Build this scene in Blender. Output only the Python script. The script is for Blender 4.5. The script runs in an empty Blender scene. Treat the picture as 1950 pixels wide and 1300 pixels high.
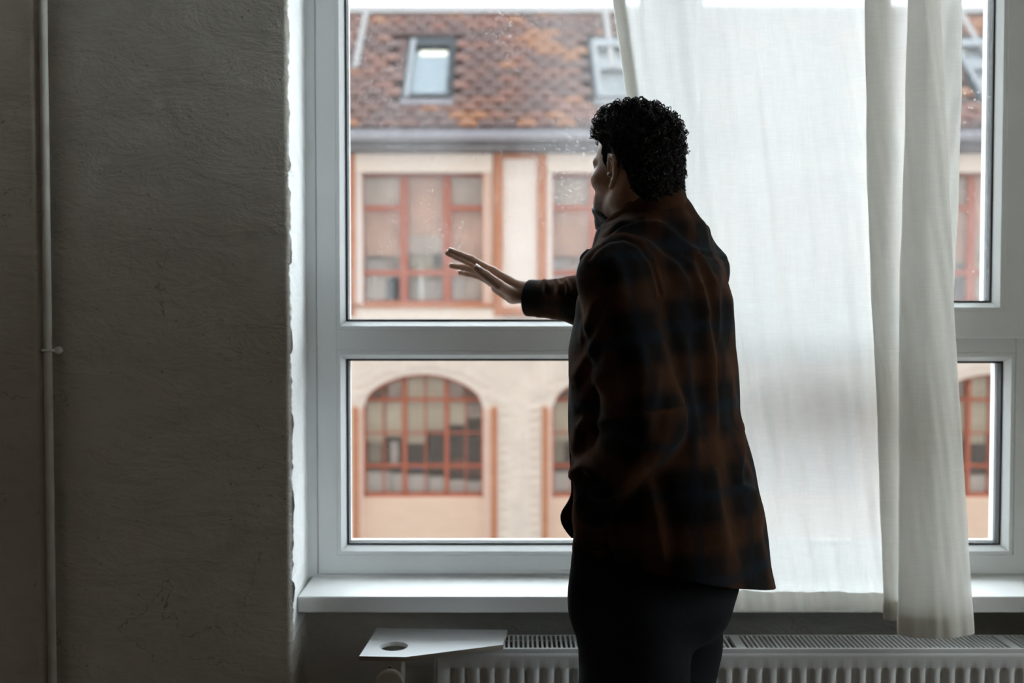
import bpy, bmesh, math, random
import numpy as np
from mathutils import Vector, Matrix, Euler

# ------------------------------------------------------------------ camera, sky, exposure
SC = bpy.context.scene
COL = SC.collection
F = 1896.0                      # focal length in pixels of a 1950 x 1300 frame
CAMZ = 1.45
PITCH = math.radians(1.72)
cam_d = bpy.data.cameras.new('camera'); cam = bpy.data.objects.new('camera', cam_d); COL.objects.link(cam)
cam.location = (0, 0, CAMZ); cam.rotation_euler = (math.pi/2 - PITCH, 0, 0)
cam_d.sensor_width = 36.0; cam_d.lens = 36.0*F/1950.0; cam_d.clip_start = 0.05; cam_d.clip_end = 200
cam_d.dof.use_dof = True; cam_d.dof.focus_distance = 1.93; cam_d.dof.aperture_fstop = 2.3
SC.camera = cam
world = bpy.data.worlds.new('overcast_sky'); SC.world = world; world.use_nodes = True
bg = world.node_tree.nodes['Background']
bg.inputs[0].default_value = (0.84, 0.94, 1.0, 1); bg.inputs[1].default_value = 9.0
SC.view_settings.view_transform = 'Standard'; SC.view_settings.look = 'None'
SC.view_settings.exposure = 0.0; SC.view_settings.gamma = 1.0; SC.view_settings.use_curve_mapping = False
try:
    SC.cycles.max_bounces = 14; SC.cycles.diffuse_bounces = 7; SC.cycles.glossy_bounces = 4
    SC.cycles.transparent_max_bounces = 20; SC.cycles.transmission_bounces = 8
    SC.cycles.sample_clamp_indirect = 6.0
except Exception:
    pass
rng = np.random.default_rng(7); random.seed(7)

# ------------------------------------------------------------------ helpers
CP, SP = math.cos(PITCH), math.sin(PITCH)
def P(px, py, Y):
    """point on the plane y = Y seen at pixel px, py of the 1950 x 1300 photograph"""
    u = (px-975.0)/F; v = (650.0-py)/F
    d = np.array([u, CP + v*SP, -SP + v*CP])
    return np.array([0, 0, CAMZ]) + d*(Y/d[1])
def proj(V):
    V = np.asarray(V, float); x = V[:, 0]; y = V[:, 1]; z = V[:, 2]-CAMZ
    dep = y*CP - z*SP; up = y*SP + z*CP
    return np.stack([975 + F*x/dep, 650 - F*up/dep], 1)

ORG = {}
def empty(name, loc, label=None, cat=None, group=None, parent=None):
    o = bpy.data.objects.new(name, None); COL.objects.link(o); o.empty_display_size = 0.1
    loc = np.array(loc, float); ORG[o] = loc
    po = ORG[parent] if parent else np.zeros(3)
    o.parent = parent; o.location = loc - po
    if label: o['label'] = label
    if cat: o['category'] = cat
    if group: o['group'] = group
    return o
def link(name, me, parent=None, origin=None):
    o = bpy.data.objects.new(name, me); COL.objects.link(o)
    po = ORG[parent] if parent else np.zeros(3)
    og = np.array(origin, float) if origin is not None else po
    ORG[o] = og; o.parent = parent; o.location = og - po
    return o
def mesh_obj(name, V, Fc, mat, parent=None, origin=None, smooth=False, bevel=0, solid=0, seg=2, angle=None):
    po = ORG[parent] if parent else np.zeros(3)
    og = np.array(origin, float) if origin is not None else po
    V = np.asarray(V, float) - og
    me = bpy.data.meshes.new(name)
    if isinstance(Fc, np.ndarray):
        n, k = Fc.shape
        me.vertices.add(len(V)); me.vertices.foreach_set('co', V.astype(np.float32).ravel())
        me.loops.add(n*k); me.loops.foreach_set('vertex_index', Fc.astype(np.int32).ravel())
        me.polygons.add(n); me.polygons.foreach_set('loop_start', np.arange(0, n*k, k, dtype=np.int32))
        me.update(calc_edges=True); me.validate()
    else:
        me.from_pydata([tuple(v) for v in V], [], Fc); me.update()
    if smooth: me.polygons.foreach_set('use_smooth', [True]*len(me.polygons))
    if mat: me.materials.append(mat)
    o = link(name, me, parent, og)
    if solid:
        m = o.modifiers.new('thickness', 'SOLIDIFY'); m.thickness = solid; m.offset = -1
    if bevel:
        m = o.modifiers.new('edges', 'BEVEL'); m.width = bevel; m.segments = seg; m.limit_method = 'ANGLE'; m.angle_limit = math.radians(40)
        me.polygons.foreach_set('use_smooth', [True]*len(me.polygons))
        m2 = o.modifiers.new('wn', 'WEIGHTED_NORMAL'); m2.keep_sharp = False
    return o
def structure(o): o['kind'] = 'structure'; return o
def tag(o, label, cat, group=None):
    o['label'] = label; o['category'] = cat
    if group: o['group'] = group
    return o

class MB:
    def __init__(s): s.v = []; s.f = []
    def add(s, V, Fc):
        n = len(s.v); s.v += [tuple(p) for p in V]; s.f += [tuple(i+n for i in q) for q in Fc]; return s
    def box(s, x0, x1, y0, y1, z0, z1):
        V = [(x, y, z) for x in (x0, x1) for y in (y0, y1) for z in (z0, z1)]
        return s.add(V, [(0,1,3,2),(4,6,7,5),(0,4,5,1),(2,3,7,6),(0,2,6,4),(1,5,7,3)])
    def ring(s, rect, prof):
        """closed profile [(inset, y)] swept with mitres round the rectangle x0, x1, z0, z1"""
        x0, x1, z0, z1 = rect; k = len(prof); V = []
        for (i, y) in prof:
            V += [(x0+i, y, z0+i), (x1-i, y, z0+i), (x1-i, y, z1-i), (x0+i, y, z1-i)]
        Fc = []
        for a in range(k):
            b = (a+1) % k
            for c in range(4):
                d = (c+1) % 4
                Fc.append((a*4+c, a*4+d, b*4+d, b*4+c))
        return s.add(V, Fc)
    def tube(s, pts, rad, n=12, cap=True):
        pts = np.asarray(pts, float); m = len(pts)
        rad = np.full(m, rad) if np.isscalar(rad) else np.asarray(rad)
        T = np.gradient(pts, axis=0); T /= np.linalg.norm(T, axis=1)[:, None]
        up = np.array([0, 0, 1.0]) if abs(T[0][2]) < .9 else np.array([1.0, 0, 0])
        V = []
        for i in range(m):
            a = np.cross(T[i], up); a /= np.linalg.norm(a); b = np.cross(T[i], a); up = -b if np.dot(-b, up) > 0 else b
            for j in range(n):
                t = 2*math.pi*j/n
                V.append(pts[i] + rad[i]*(math.cos(t)*a + math.sin(t)*up))
        Fc = [(i*n+j, i*n+(j+1) % n, (i+1)*n+(j+1) % n, (i+1)*n+j) for i in range(m-1) for j in range(n)]
        if cap: Fc += [tuple(range(n))[::-1], tuple((m-1)*n+j for j in range(n))]
        return s.add(V, Fc)
    def build(s, name, mat, parent=None, **k):
        o = mesh_obj(name, s.v, s.f, mat, parent, **k)
        bm = bmesh.new(); bm.from_mesh(o.data); bmesh.ops.recalc_face_normals(bm, faces=bm.faces); bm.to_mesh(o.data); bm.free()
        return o
def box(name, dims, mat, parent=None, bevel=0.002, **k):
    return MB().box(*dims).build(name, mat, parent, bevel=bevel, **k)
def lerp_table(x, xs, ys): return np.interp(x, xs, ys)

# ------------------------------------------------------------------ materials
class NT:
    def __init__(s, name):
        s.m = bpy.data.materials.new(name); s.m.use_nodes = True; s.t = s.m.node_tree
        s.b = s.t.nodes['Principled BSDF']; s.o = s.t.nodes['Material Output']
    def n(s, typ, **kw):
        nd = s.t.nodes.new('ShaderNode'+typ)
        for k, v in kw.items():
            if k.startswith('i_'):
                key = k[2:]; key = int(key) if key.isdigit() else key.replace('_', ' ')
                if hasattr(v, 'is_output'): s.t.links.new(v, nd.inputs[key])
                else: nd.inputs[key].default_value = v
            else: setattr(nd, k, v)
        return nd
    def l(s, a, b): s.t.links.new(a, b)
    def coords(s, scale=(1,1,1), kind='Object', loc=(0,0,0)):
        tc = s.n('TexCoord'); mp = s.n('Mapping'); s.l(tc.outputs[kind], mp.inputs[0])
        mp.inputs['Scale'].default_value = scale; mp.inputs['Location'].default_value = loc
        return mp.outputs[0]
    def noise(s, vec, scale, detail=6, rough=.55, dist=0):
        nd = s.n('TexNoise'); s.l(vec, nd.inputs['Vector']); nd.inputs['Scale'].default_value = scale
        nd.inputs['Detail'].default_value = detail; nd.inputs['Roughness'].default_value = rough; nd.inputs['Distortion'].default_value = dist
        return nd.outputs['Fac']
    def ramp(s, fac, stops):
        r = s.n('ValToRGB'); s.l(fac, r.inputs[0]); el = r.color_ramp.elements
        while len(el) < len(stops): el.new(.5)
        for e, (p, c) in zip(el, stops): e.position = p; e.color = (*c, 1) if len(c) == 3 else c
        return r.outputs[0]
    def math(s, op, a, b=None, c=None, clamp=False):
        nd = s.n('Math', operation=op, use_clamp=clamp)
        for i, v in enumerate((a, b, c)):
            if v is None: continue
            if hasattr(v, 'is_output'): s.l(v, nd.inputs[i])
            else: nd.inputs[i].default_value = v
        return nd.outputs[0]
    def mix(s, fac, a, b, mode='MIX'):
        nd = s.n('Mix', data_type='RGBA', blend_type=mode)
        for i, v in ((0, fac), (6, a), (7, b)):
            if hasattr(v, 'is_output'): s.l(v, nd.inputs[i])
            else: nd.inputs[i].default_value = (*v, 1) if isinstance(v, tuple) and len(v) == 3 else v
        return nd.outputs[2]
    def bump(s, h, strength=.3, dist=.01, chain=None):
        nd = s.n('Bump'); s.l(h, nd.inputs['Height']); nd.inputs['Strength'].default_value = strength; nd.inputs['Distance'].default_value = dist
        if chain: s.l(chain, nd.inputs['Normal'])
        return nd.outputs[0]
    def set(s, color=None, rough=None, normal=None, **kw):
        for key, v in (('Base Color', color), ('Roughness', rough), ('Normal', normal)):
            if v is None: continue
            if hasattr(v, 'is_output'): s.l(v, s.b.inputs[key])
            else: s.b.inputs[key].default_value = (*v, 1) if isinstance(v, tuple) else v
        for k, v in kw.items():
            key = k.replace('_', ' ')
            if hasattr(v, 'is_output'): s.l(v, s.b.inputs[key])
            else: s.b.inputs[key].default_value = v
        return s.m

def plain(name, col, rough=.5, var=.08, scale=30, bump=.05, bdist=.001, **kw):
    t = NT(name); v = t.coords(); f = t.noise(v, scale, 5)
    lo = tuple(max(0, c*(1-var)) for c in col); hi = tuple(min(1, c*(1+var)) for c in col)
    return t.set(t.ramp(f, [(.3, lo), (.7, hi)]), rough, t.bump(t.noise(v, scale*4, 4), bump, bdist), **kw)

M = {}
def plaster(name, lo, hi, spots=True, strength=.7, streak=1.0):
    t = NT(name); v = t.coords()
    f1 = t.noise(v, 2.2, 8, .6); f2 = t.noise(v, 14, 8, .65, .4)
    col = t.ramp(f1, [(.28, lo), (.72, hi)])
    col = t.mix(.35, col, t.ramp(f2, [(.3, lo), (.75, hi)]))
    hz = t.noise(t.coords((1.0*streak, 1, 2.1)), 7.0, 9, .62, .45)   # trowelled lumps
    vz = t.noise(t.coords((26, 8, 1.4)), 3.0, 3, .5, .3)            # brush marks
    n = t.bump(hz, strength, .020)
    n = t.bump(t.noise(t.coords((1, 1, 1.6)), 22, 8, .7, .6), strength*.55, .006, n)
    n = t.bump(vz, .10, .002, n)
    n = t.bump(t.noise(v, 110, 6, .7), .30, .0018, n)
    col = t.mix(t.ramp(t.noise(t.coords((1, 1, 1.7)), 5.0, 7, .65, .8), [(.45, (0, 0, 0)), (.75, (.45, .45, .45))]), col, tuple(c*.78 for c in lo))
    if spots:                                                       # chips, pits and hairline cracks
        for sc, th, pickv, k in ((5.5, .060, .62, .80), (17, .050, .60, .65), (34, .07, .75, .5)):
            vo = t.n('TexVoronoi', feature='F1'); wv = t.n('VectorMath', operation='ADD'); nz = t.n('TexNoise'); nz.inputs['Scale'].default_value = sc*9; nz.inputs['Detail'].default_value = 3
            sc_ = t.n('VectorMath', operation='SCALE'); t.l(v, nz.inputs['Vector']); t.l(nz.outputs['Color'], sc_.inputs[0]); sc_.inputs['Scale'].default_value = .16/sc
            t.l(t.coords((1, 1, 1.25)), wv.inputs[0]); t.l(sc_.outputs[0], wv.inputs[1]); t.l(wv.outputs[0], vo.inputs['Vector']); vo.inputs['Scale'].default_value = sc
            pk_ = t.n('SeparateColor'); t.l(vo.outputs['Color'], pk_.inputs[0])
            chip = t.math('MULTIPLY', t.math('LESS_THAN', vo.outputs['Distance'], t.math('MULTIPLY', pk_.outputs[1], th*1.6)), t.math('GREATER_THAN', pk_.outputs[0], pickv))
            col = t.mix(t.math('MULTIPLY', chip, k), col, (.11, .08, .06))
            n = t.bump(t.math('SUBTRACT', 1, chip), .5, .002, n)
        cr = t.math('ABSOLUTE', t.math('SUBTRACT', t.noise(t.coords((1, 1, 1.3), loc=(5, 2, 1)), 2.6, 7, .55, .4), .5))
        crk = t.math('MULTIPLY', t.math('LESS_THAN', cr, .0016), t.math('GREATER_THAN', t.noise(t.coords(loc=(9, 1, 4)), 3.3, 3), .54))
        col = t.mix(t.math('MULTIPLY', crk, .55), col, (.14, .11, .085)); n = t.bump(t.math('SUBTRACT', 1, crk), .4, .0015, n)
    return t.set(col, .9, n)
M['plaster'] = plaster('grey_plaster', (.58, .555, .495), (.70, .675, .605))
M['plaster_brown'] = plaster('brown_grey_plaster', (.50, .455, .385), (.60, .55, .475), strength=.6, streak=.6)
M['plaster_niche'] = plaster('niche_plaster', (.55, .54, .50), (.66, .65, .61), spots=False, strength=.5)
M['plaster_white'] = plaster('white_reveal_plaster', (.78, .79, .78), (.86, .87, .86), spots=False, strength=.35)
M['dark_paint'] = plain('dark_grey_wall_paint', (.13, .12, .11), .9)  # kept dark so the unseen left and back walls bounce less light
M['ceiling'] = plain('ceiling_paint', (.62, .61, .58), .9)
t = NT('floor_boards'); v = t.coords((1, 1, 1)); br = t.n('TexBrick'); t.l(v, br.inputs['Vector'])
br.inputs['Scale'].default_value = 1.0; br.inputs['Brick Width'].default_value = 1.8; br.inputs['Row Height'].default_value = .14; br.inputs['Mortar Size'].default_value = .003
br.inputs['Color1'].default_value = (.17, .115, .075, 1); br.inputs['Color2'].default_value = (.13, .088, .055, 1); br.inputs['Mortar'].default_value = (.05, .04, .03, 1)
M['floor'] = t.set(br.outputs[0], .5, t.bump(t.noise(t.coords((1, 14, 1)), 6), .2, .003))
M['pvc'] = plain('white_window_plastic', (.80, .82, .82), .32, .025, 6, .02)
M['pvc_out'] = M['pvc']
M['gasket'] = plain('black_rubber_gasket', (.012, .014, .013), .6)
M['spacer'] = plain('dark_spacer_bar', (.02, .021, .024), .6)
M['handle'] = plain('grey_metal_handle', (.22, .22, .21), .35, Metallic=.6)
M['sill'] = plain('white_sill', (.80, .81, .80), .42, .03, 8, .03)
M['enamel'] = plain('white_radiator_enamel', (.66, .67, .66), .35, .03, 10, .03)
M['void_shade'] = plain('radiator_inside_shade', (.06, .06, .06), .7)
M['laminate'] = plain('white_laminate', (.80, .82, .83), .28, .02, 10, .02)
M['board_edge'] = plain('raw_board_edge', (.30, .26, .21), .8)
M['valve'] = plain('cream_valve_plastic', (.55, .52, .46), .45)
M['pipe'] = plain('painted_grey_pipe', (.66, .64, .59), .5, .12, 14, .15)

# glass: clear, thin reflection, dust specks and dried drops
def glass(name, dirt=.0, refl=1.0, tint=(1, 1, 1)):
    t = NT(name); t.t.nodes.remove(t.b)
    tr = t.n('BsdfTransparent'); tr.inputs[0].default_value = (*tint, 1)
    gl = t.n('BsdfGlossy'); gl.inputs['Roughness'].default_value = .01
    fr = t.n('Fresnel'); ge = t.n('NewGeometry'); t.l(t.math('ADD', 1.45, t.math('MULTIPLY', ge.outputs['Backfacing'], 1/1.45-1.45)), fr.inputs[0])
    mx = t.n('MixShader'); t.l(t.math('MULTIPLY', fr.outputs[0], refl, clamp=True), mx.inputs[0]); t.l(tr.outputs[0], mx.inputs[1]); t.l(gl.outputs[0], mx.inputs[2])
    out = mx.outputs[0]
    if dirt:
        v = t.coords()
        mask = None
        for sc, th in ((120, .24), (260, .26)):
            vo = t.n('TexVoronoi', feature='F1'); t.l(v, vo.inputs['Vector']); vo.inputs['Scale'].default_value = sc
            pick = t.n('SeparateColor'); t.l(vo.outputs['Color'], pick.inputs[0])
            spot = t.math('MULTIPLY', t.math('LESS_THAN', vo.outputs['Distance'], t.math('MULTIPLY', pick.outputs[1], th)), t.math('GREATER_THAN', pick.outputs[0], .62))
            mask = spot if mask is None else t.math('MAXIMUM', mask, spot)
        cloud = t.ramp(t.noise(v, 4.5, 5, .6), [(.40, (0, 0, 0)), (.66, (1, 1, 1))])
        film = t.ramp(t.noise(t.coords((1, 1, .4), loc=(3, 0, 1)), 3, 6, .6), [(.3, (0, 0, 0)), (.8, (1, 1, 1))])
        amt = t.math('ADD', t.math('MULTIPLY', t.math('MULTIPLY', mask, cloud), .8*dirt), t.math('MULTIPLY', film, .09*dirt), clamp=True)
        df = t.n('BsdfDiffuse'); df.inputs[0].default_value = (.9, .92, .93, 1)
        tl = t.n('BsdfTranslucent'); tl.inputs[0].default_value = (.9, .92, .93, 1)
        m1 = t.n('MixShader'); m1.inputs[0].default_value = .6; t.l(df.outputs[0], m1.inputs[1]); t.l(tl.outputs[0], m1.inputs[2])
        m2 = t.n('MixShader'); t.l(amt, m2.inputs[0]); t.l(out, m2.inputs[1]); t.l(m1.outputs[0], m2.inputs[2]); out = m2.outputs[0]
    t.l(out, t.o.inputs[0]); return t.m
M['glass_dusty'] = glass('dusty_window_glass', .9)
M['glass_inner'] = glass('inner_window_glass', .0)
M['glass_dirty'] = glass('speckled_window_glass', 1.7)
M['glass_roof'] = glass('roof_window_glass', 0, .2, (.93, .95, .95))
M['glass_far'] = glass('far_window_glass', 0, 2.6, (.93, .95, .95))

# linen: woven, lets most daylight through
t = NT('white_linen'); t.t.nodes.remove(t.b); v = t.coords()
wx = t.noise(t.coords((1, 1, .02)), 900, 2, .5); wz = t.noise(t.coords((.02, .02, 1)), 700, 2, .5)
slub = t.noise(t.coords((.06, .06, 1)), 380, 3, .6); slubv = t.noise(t.coords((1, 1, .05)), 380, 3, .6)
weave = t.math('ADD', t.math('MULTIPLY', wx, .5), t.math('MULTIPLY', wz, .5))
sl = t.math('ADD', t.math('MULTIPLY', slub, .6), t.math('MULTIPLY', slubv, .4))
ftot = t.math('ADD', t.math('MULTIPLY', weave, .3), t.math('MULTIPLY', sl, .7))
cd = t.ramp(ftot, [(.32, (.76, .725, .645)), (.68, (.85, .82, .745))])
ct = t.ramp(ftot, [(.32, (.80, .80, .78)), (.68, (.93, .935, .92))])
nb = t.bump(weave, .25, .0006)
df = t.n('BsdfDiffuse'); t.l(cd, df.inputs[0]); t.l(nb, df.inputs['Normal'])
tl = t.n('BsdfTranslucent'); t.l(ct, tl.inputs[0]); t.l(nb, tl.inputs['Normal'])
tp = t.n('BsdfTransparent')
m1 = t.n('MixShader'); m1.inputs[0].default_value = .50; t.l(df.outputs[0], m1.inputs[1]); t.l(tl.outputs[0], m1.inputs[2])
m2 = t.n('MixShader'); m2.inputs[0].default_value = .10; t.l(m1.outputs[0], m2.inputs[1]); t.l(tp.outputs[0], m2.inputs[2])
t.l(m2.outputs[0], t.o.inputs[0]); M['linen'] = t.m

# outside
def brickmat(name, c1, c2, mortar):
    t = NT(name); tc = t.n('TexCoord'); sp = t.n('SeparateXYZ'); t.l(tc.outputs['Object'], sp.inputs[0])
    cb = t.n('CombineXYZ'); t.l(sp.outputs[0], cb.inputs[0]); t.l(sp.outputs[2], cb.inputs[1])
    br = t.n('TexBrick'); t.l(cb.outputs[0], br.inputs['Vector']); br.inputs['Scale'].default_value = 1
    br.inputs['Brick Width'].default_value = .25; br.inputs['Row Height'].default_value = .072; br.inputs['Mortar Size'].default_value = .008
    for k, c in (('Color1', c1), ('Color2', c2), ('Mortar', mortar)): br.inputs[k].default_value = (*c, 1)
    return t.set(br.outputs[0], .85, t.bump(br.outputs['Fac'], .5, -.01))
M['brick_cream'] = plain('cream_brick', (.74, .70, .645), .85, .10, 3.0)
M['mortar_cream'] = plain('pale_mortar', (.68, .64, .59), .9)
M['render_cream'] = plain('cream_render', (.78, .735, .67), .85, .05)
M['white_panel'] = plain('off_white_panel', (.79, .775, .75), .8, .04, 2)
M['brick_red'] = brickmat('red_brown_brick', (.44, .17, .075), (.50, .21, .10), (.42, .24, .16))
M['brick_pink'] = brickmat('pinkish_brick', (.66, .49, .42), (.70, .53, .45), (.62, .5, .43))
M['brick_peach'] = brickmat('peach_brick', (.70, .55, .44), (.74, .59, .48), (.66, .54, .44))
M['brick_own'] = brickmat('exterior_brick', (.27, .19, .15), (.24, .165, .13), (.34, .31, .28))
M['red_frame'] = plain('rust_red_frame_paint', (.40, .125, .075), .5)
M['zinc'] = plain('zinc_sheet', (.125, .12, .138), .75, .08, 6)
M['zinc_dark'] = plain('dark_zinc', (.21, .215, .235), .7, .08, 6)
M['ridge'] = plain('grey_ridge', (.15, .145, .145), .7)
M['tile0'] = plain('dark_clay_tile', (.105, .068, .064), .8, .18, 9)
M['tile1'] = plain('brown_clay_tile', (.135, .078, .067), .8, .18, 9)
M['tile2'] = plain('red_clay_tile', (.17, .085, .065), .8, .18, 9)
M['tile3'] = plain('orange_clay_tile', (.24, .115, .06), .8, .15, 9)
M['tile_gap'] = plain('roof_underlay', (.09, .055, .05), .9)
M['sky_blind'] = plain('pale_blue_roof_blind', (.115, .145, .175), .6, .04)
M['dark_frame'] = plain('dark_roof_window_frame', (.035, .041, .046), .85, Specular_IOR_Level=.1)
M['light_frame'] = plain('pale_roof_window_frame', (.12, .135, .15), .7)
M['blind_red'] = plain('rust_red_blind', (.80, .51, .41), .8, .2, 2.5)
M['blind_cream'] = plain('cream_blind', (.90, .84, .68), .8, .15, 1.5)
M['blind_grey'] = plain('grey_blind', (.70, .62, .57), .8, .25, 2.5)
M['office_white'] = plain('white_box_card', (.85, .85, .84), .6)
M['office_dark'] = plain('black_equipment', (.05, .05, .055), .5)
M['office_red'] = plain('red_brown_furniture', (.26, .10, .07), .5)
M['office_blue'] = plain('blue_storage_box', (.07, .19, .42), .5)
M['office_wall'] = plain('office_inside_wall', (.45, .41, .36), .9)
M['court'] = plain('courtyard_paving', (.22, .21, .205), .9, .1, 2)
# ------------------------------------------------------------------ the room
WY, SY, GY = 2.20, 2.277, 2.45        # wall face, front of sill, face of the window frame
XL = P(583, 650, GY)[0]; XR = P(1993, 650, GY)[0]
ZS = P(975, 1096, GY)[2]              # top of the sill
ZT = 2.86                             # top of the opening
RX0, RX1, RY0, ROOMZ = -3.9, 5.0, -3.6, 3.3
structure(box('floor', (RX0-.2, RX1+.2, RY0-.2, 2.62, -.2, 0), M['floor'], bevel=0))
structure(box('ceiling', (RX0-.2, RX1+.2, RY0-.2, 2.62, ROOMZ, ROOMZ+.2), M['ceiling'], bevel=0))
# side walls of the loft; the right one has an unseen opening added to light the room
def side_wall(name, x0, x1, ya, yb, za, zb_):
    m = MB(); m.box(x0, x1, RY0, ya, 0, ROOMZ); m.box(x0, x1, yb, 2.62, 0, ROOMZ); m.box(x0, x1, ya, yb, 0, za); m.box(x0, x1, ya, yb, zb_, ROOMZ)
    structure(m.build(name, M['plaster']))
SWR = (-.2, 1.9, .9, 3.0)
structure(box('wall_left', (RX0-.2, RX0, RY0, 2.62, 0, ROOMZ), M['dark_paint'], bevel=0)); side_wall('wall_right', RX1, RX1+.2, *SWR)
structure(box('wall_back', (RX0-.2, RX1+.2, RY0-.2, RY0, 0, ROOMZ), M['dark_paint'], bevel=0))

def sn(x, z, seed, fs):
    r = np.random.default_rng(seed); o = 0
    for f in fs:
        for k in range(4):
            a = r.uniform(0, 2*math.pi); ph = r.uniform(0, 7)
            o = o + np.sin((x*math.cos(a)+z*math.sin(a))*f*r.uniform(.7, 1.3)+ph)/f**.85
    return o
# wall beside the window: face, worn corner and white reveal in one uneven sheet
xe = P(553, 650, WY)[0]
zs = np.concatenate([np.linspace(0, .55, 12)[:-1], np.arange(.55, 2.35, .006), np.linspace(2.35, ROOMZ, 20)])
xs = np.concatenate([np.linspace(-1.62, -1.3, 8)[:-1], np.arange(-1.3, xe-.03, .012), np.linspace(xe-.03, xe, 16)])
ys = np.linspace(WY, GY+.09, 26)[1:]
edge = .0035*sn(zs*0, zs, 3, (9, 23, 60)) + .003*np.sign(np.sin(zs*31+2))*np.abs(np.sin(zs*17))**8
rag = rng.normal(0, .0011, len(zs)); rag = (rag + np.roll(rag, 1))/1.5
V = []; ncol = len(xs)+len(ys)
for zi, z in enumerate(zs):
    fx = np.clip((xs-(xe-.06))/.06, 0, 1)
    x = xs + fx*(edge[zi]+rag[zi])
    ydis = .004*sn(x, np.full_like(x, z), 11, (4, 9, 17)) + .0016*sn(x*1.0, np.full_like(x, z)*2.2, 12, (38, 75))
    y = WY + .016*np.exp(-np.clip(x-(-1.012), 0, 9)/.020) + ydis*np.clip((x+1.05)/.1, .3, 1) + .010*np.clip(1-(xe-x)/.012, 0, 1)**2
    V += [(a, b, z) for a, b in zip(x, y)]
    tt = (ys-WY)/(GY-WY)
    xr = xe + edge[zi]*np.clip(1-tt*2.2, 0, 1) + rag[zi]*np.clip(1-tt*4, 0, 1) + (XL-xe)*np.clip(tt, 0, 1.4)**.9 + .0022*sn(ys*3, np.full_like(ys, z), 15, (14, 30))*np.clip(1.1-tt, 0, 1)
    V += [(a, b, z) for a, b in zip(xr, ys)]
nr = len(zs)
idx = np.arange(nr*ncol).reshape(nr, ncol)
Q = np.stack([idx[:-1, :-1], idx[:-1, 1:], idx[1:, 1:], idx[1:, :-1]], -1).reshape(-1, 4)
wl = structure(mesh_obj('wall_front', V, Q, M['plaster'], smooth=True))
wl.data.materials.append(M['plaster_white'])
colid = np.tile(np.arange(ncol-1), nr-1); zrow = np.repeat(zs[:-1], ncol-1)
jr = np.round(1.1*np.sin(zs[:-1]*27)+1.0*np.sin(zs[:-1]*61+1)+.6*rng.normal(0, .6, nr-1)).astype(int); jit = np.repeat(jr, ncol-1)
mi = ((colid >= len(xs)-1+jit) & (zrow > ZS-.085)).astype(np.int32)
wl.data.polygons.foreach_set('material_index', mi)
structure(box('wall_front_core', (-1.60, xe-.02, WY+.03, 2.62, 0, ROOMZ), M['plaster'], bevel=0))
W2 = (-3.45, -1.60); W3 = (1.75, 3.65)
# the browner strip left of the pipe stands 12 mm proud
xp = P(87, 650, WY)[0]
zz = np.arange(0, ROOMZ+.01, .02); xx = np.linspace(-1.62, xp, 60)
V = [(x, WY-.014+.0025*float(sn(np.array([x]), np.array([z]), 21, (6, 14))[0]), z) for z in zz for x in xx] if False else None
X2, Z2 = np.meshgrid(xx, zz); Y2 = WY-.016+.0022*sn(X2, Z2, 21, (6, 14, 40))
Y2[:, -1] = WY+.006
V = np.stack([X2.ravel(), Y2.ravel(), Z2.ravel()], 1); i2 = np.arange(len(V)).reshape(X2.shape)
Q = np.stack([i2[:-1, :-1], i2[:-1, 1:], i2[1:, 1:], i2[1:, :-1]], -1).reshape(-1, 4)
structure(mesh_obj('wall_front_strip', V, Q, M['plaster_brown'], smooth=True))
# niche under the sill, wall over and right of the window
X2, Z2 = np.meshgrid(np.linspace(xe-.02, XR+.1, 160), np.linspace(0, ZS-.02, 60)); Y2 = 2.425+.0025*sn(X2, Z2, 31, (7, 16, 35))
V = np.stack([X2.ravel(), Y2.ravel(), Z2.ravel()], 1); i2 = np.arange(len(V)).reshape(X2.shape)
Q = np.stack([i2[:-1, :-1], i2[:-1, 1:], i2[1:, 1:], i2[1:, :-1]], -1).reshape(-1, 4)
structure(mesh_obj('wall_niche', V, Q, M['plaster_niche'], smooth=True))
structure(box('wall_parapet', (xe-.02, XR+.06, 2.44, 2.62, -.2, ZS-.02), M['plaster_niche'], bevel=0))
structure(box('wall_lintel', (xe-.03, XR+.06, WY, 2.62, ZT, ROOMZ), M['plaster_white'], bevel=.004))
structure(box('wall_pier', (XR+.04, W3[0], WY, 2.62, 0, ROOMZ), M['plaster'], bevel=.004))
structure(box('wall_pier', (RX0, W2[0], WY, 2.62, 0, ROOMZ), M['plaster'], bevel=.004))
structure(box('wall_pier', (W3[1], RX1, WY, 2.62, 0, ROOMZ), M['plaster'], bevel=.004))
for (a, b_) in (W2, W3):                        # unseen windows added outside the picture to let more daylight in
    structure(box('wall_parapet', (a, b_, WY, 2.62, -.2, ZS), M['plaster_niche'], bevel=0)); structure(box('wall_lintel', (a, b_, WY, 2.62, ZT, ROOMZ), M['plaster_white'], bevel=0))
# sill: a white board with a rounded front edge
z0 = P(975, 1167, SY)[2]; z1 = P(975, 1135.5, SY)[2]
structure(box('trim_1', (P(566, 1137, SY)[0], XR+.035, SY, GY+.05, z0, z1), M['sill'], bevel=.004))
# our own building's street front, seen only in reflections, built tall and wide to shade the facade opposite
fb = MB()
FX = (-60, W2[0], W2[1], xe+.02, XR+.01, W3[0], W3[1], 60); OH = 42.0
for i in range(0, 7, 2): fb.box(FX[i], FX[i+1], 2.62, 2.66, ZS-.05, ZT)
fb.box(-60, 60, 2.62, 2.66, -4.6, ZS-.05); fb.box(-60, 60, 2.62, 2.66, ZT, OH); fb.box(-60, 60, 2.66-12, 2.62, OH-.2, OH)
structure(fb.build('wall_exterior', M['brick_own']))

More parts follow.
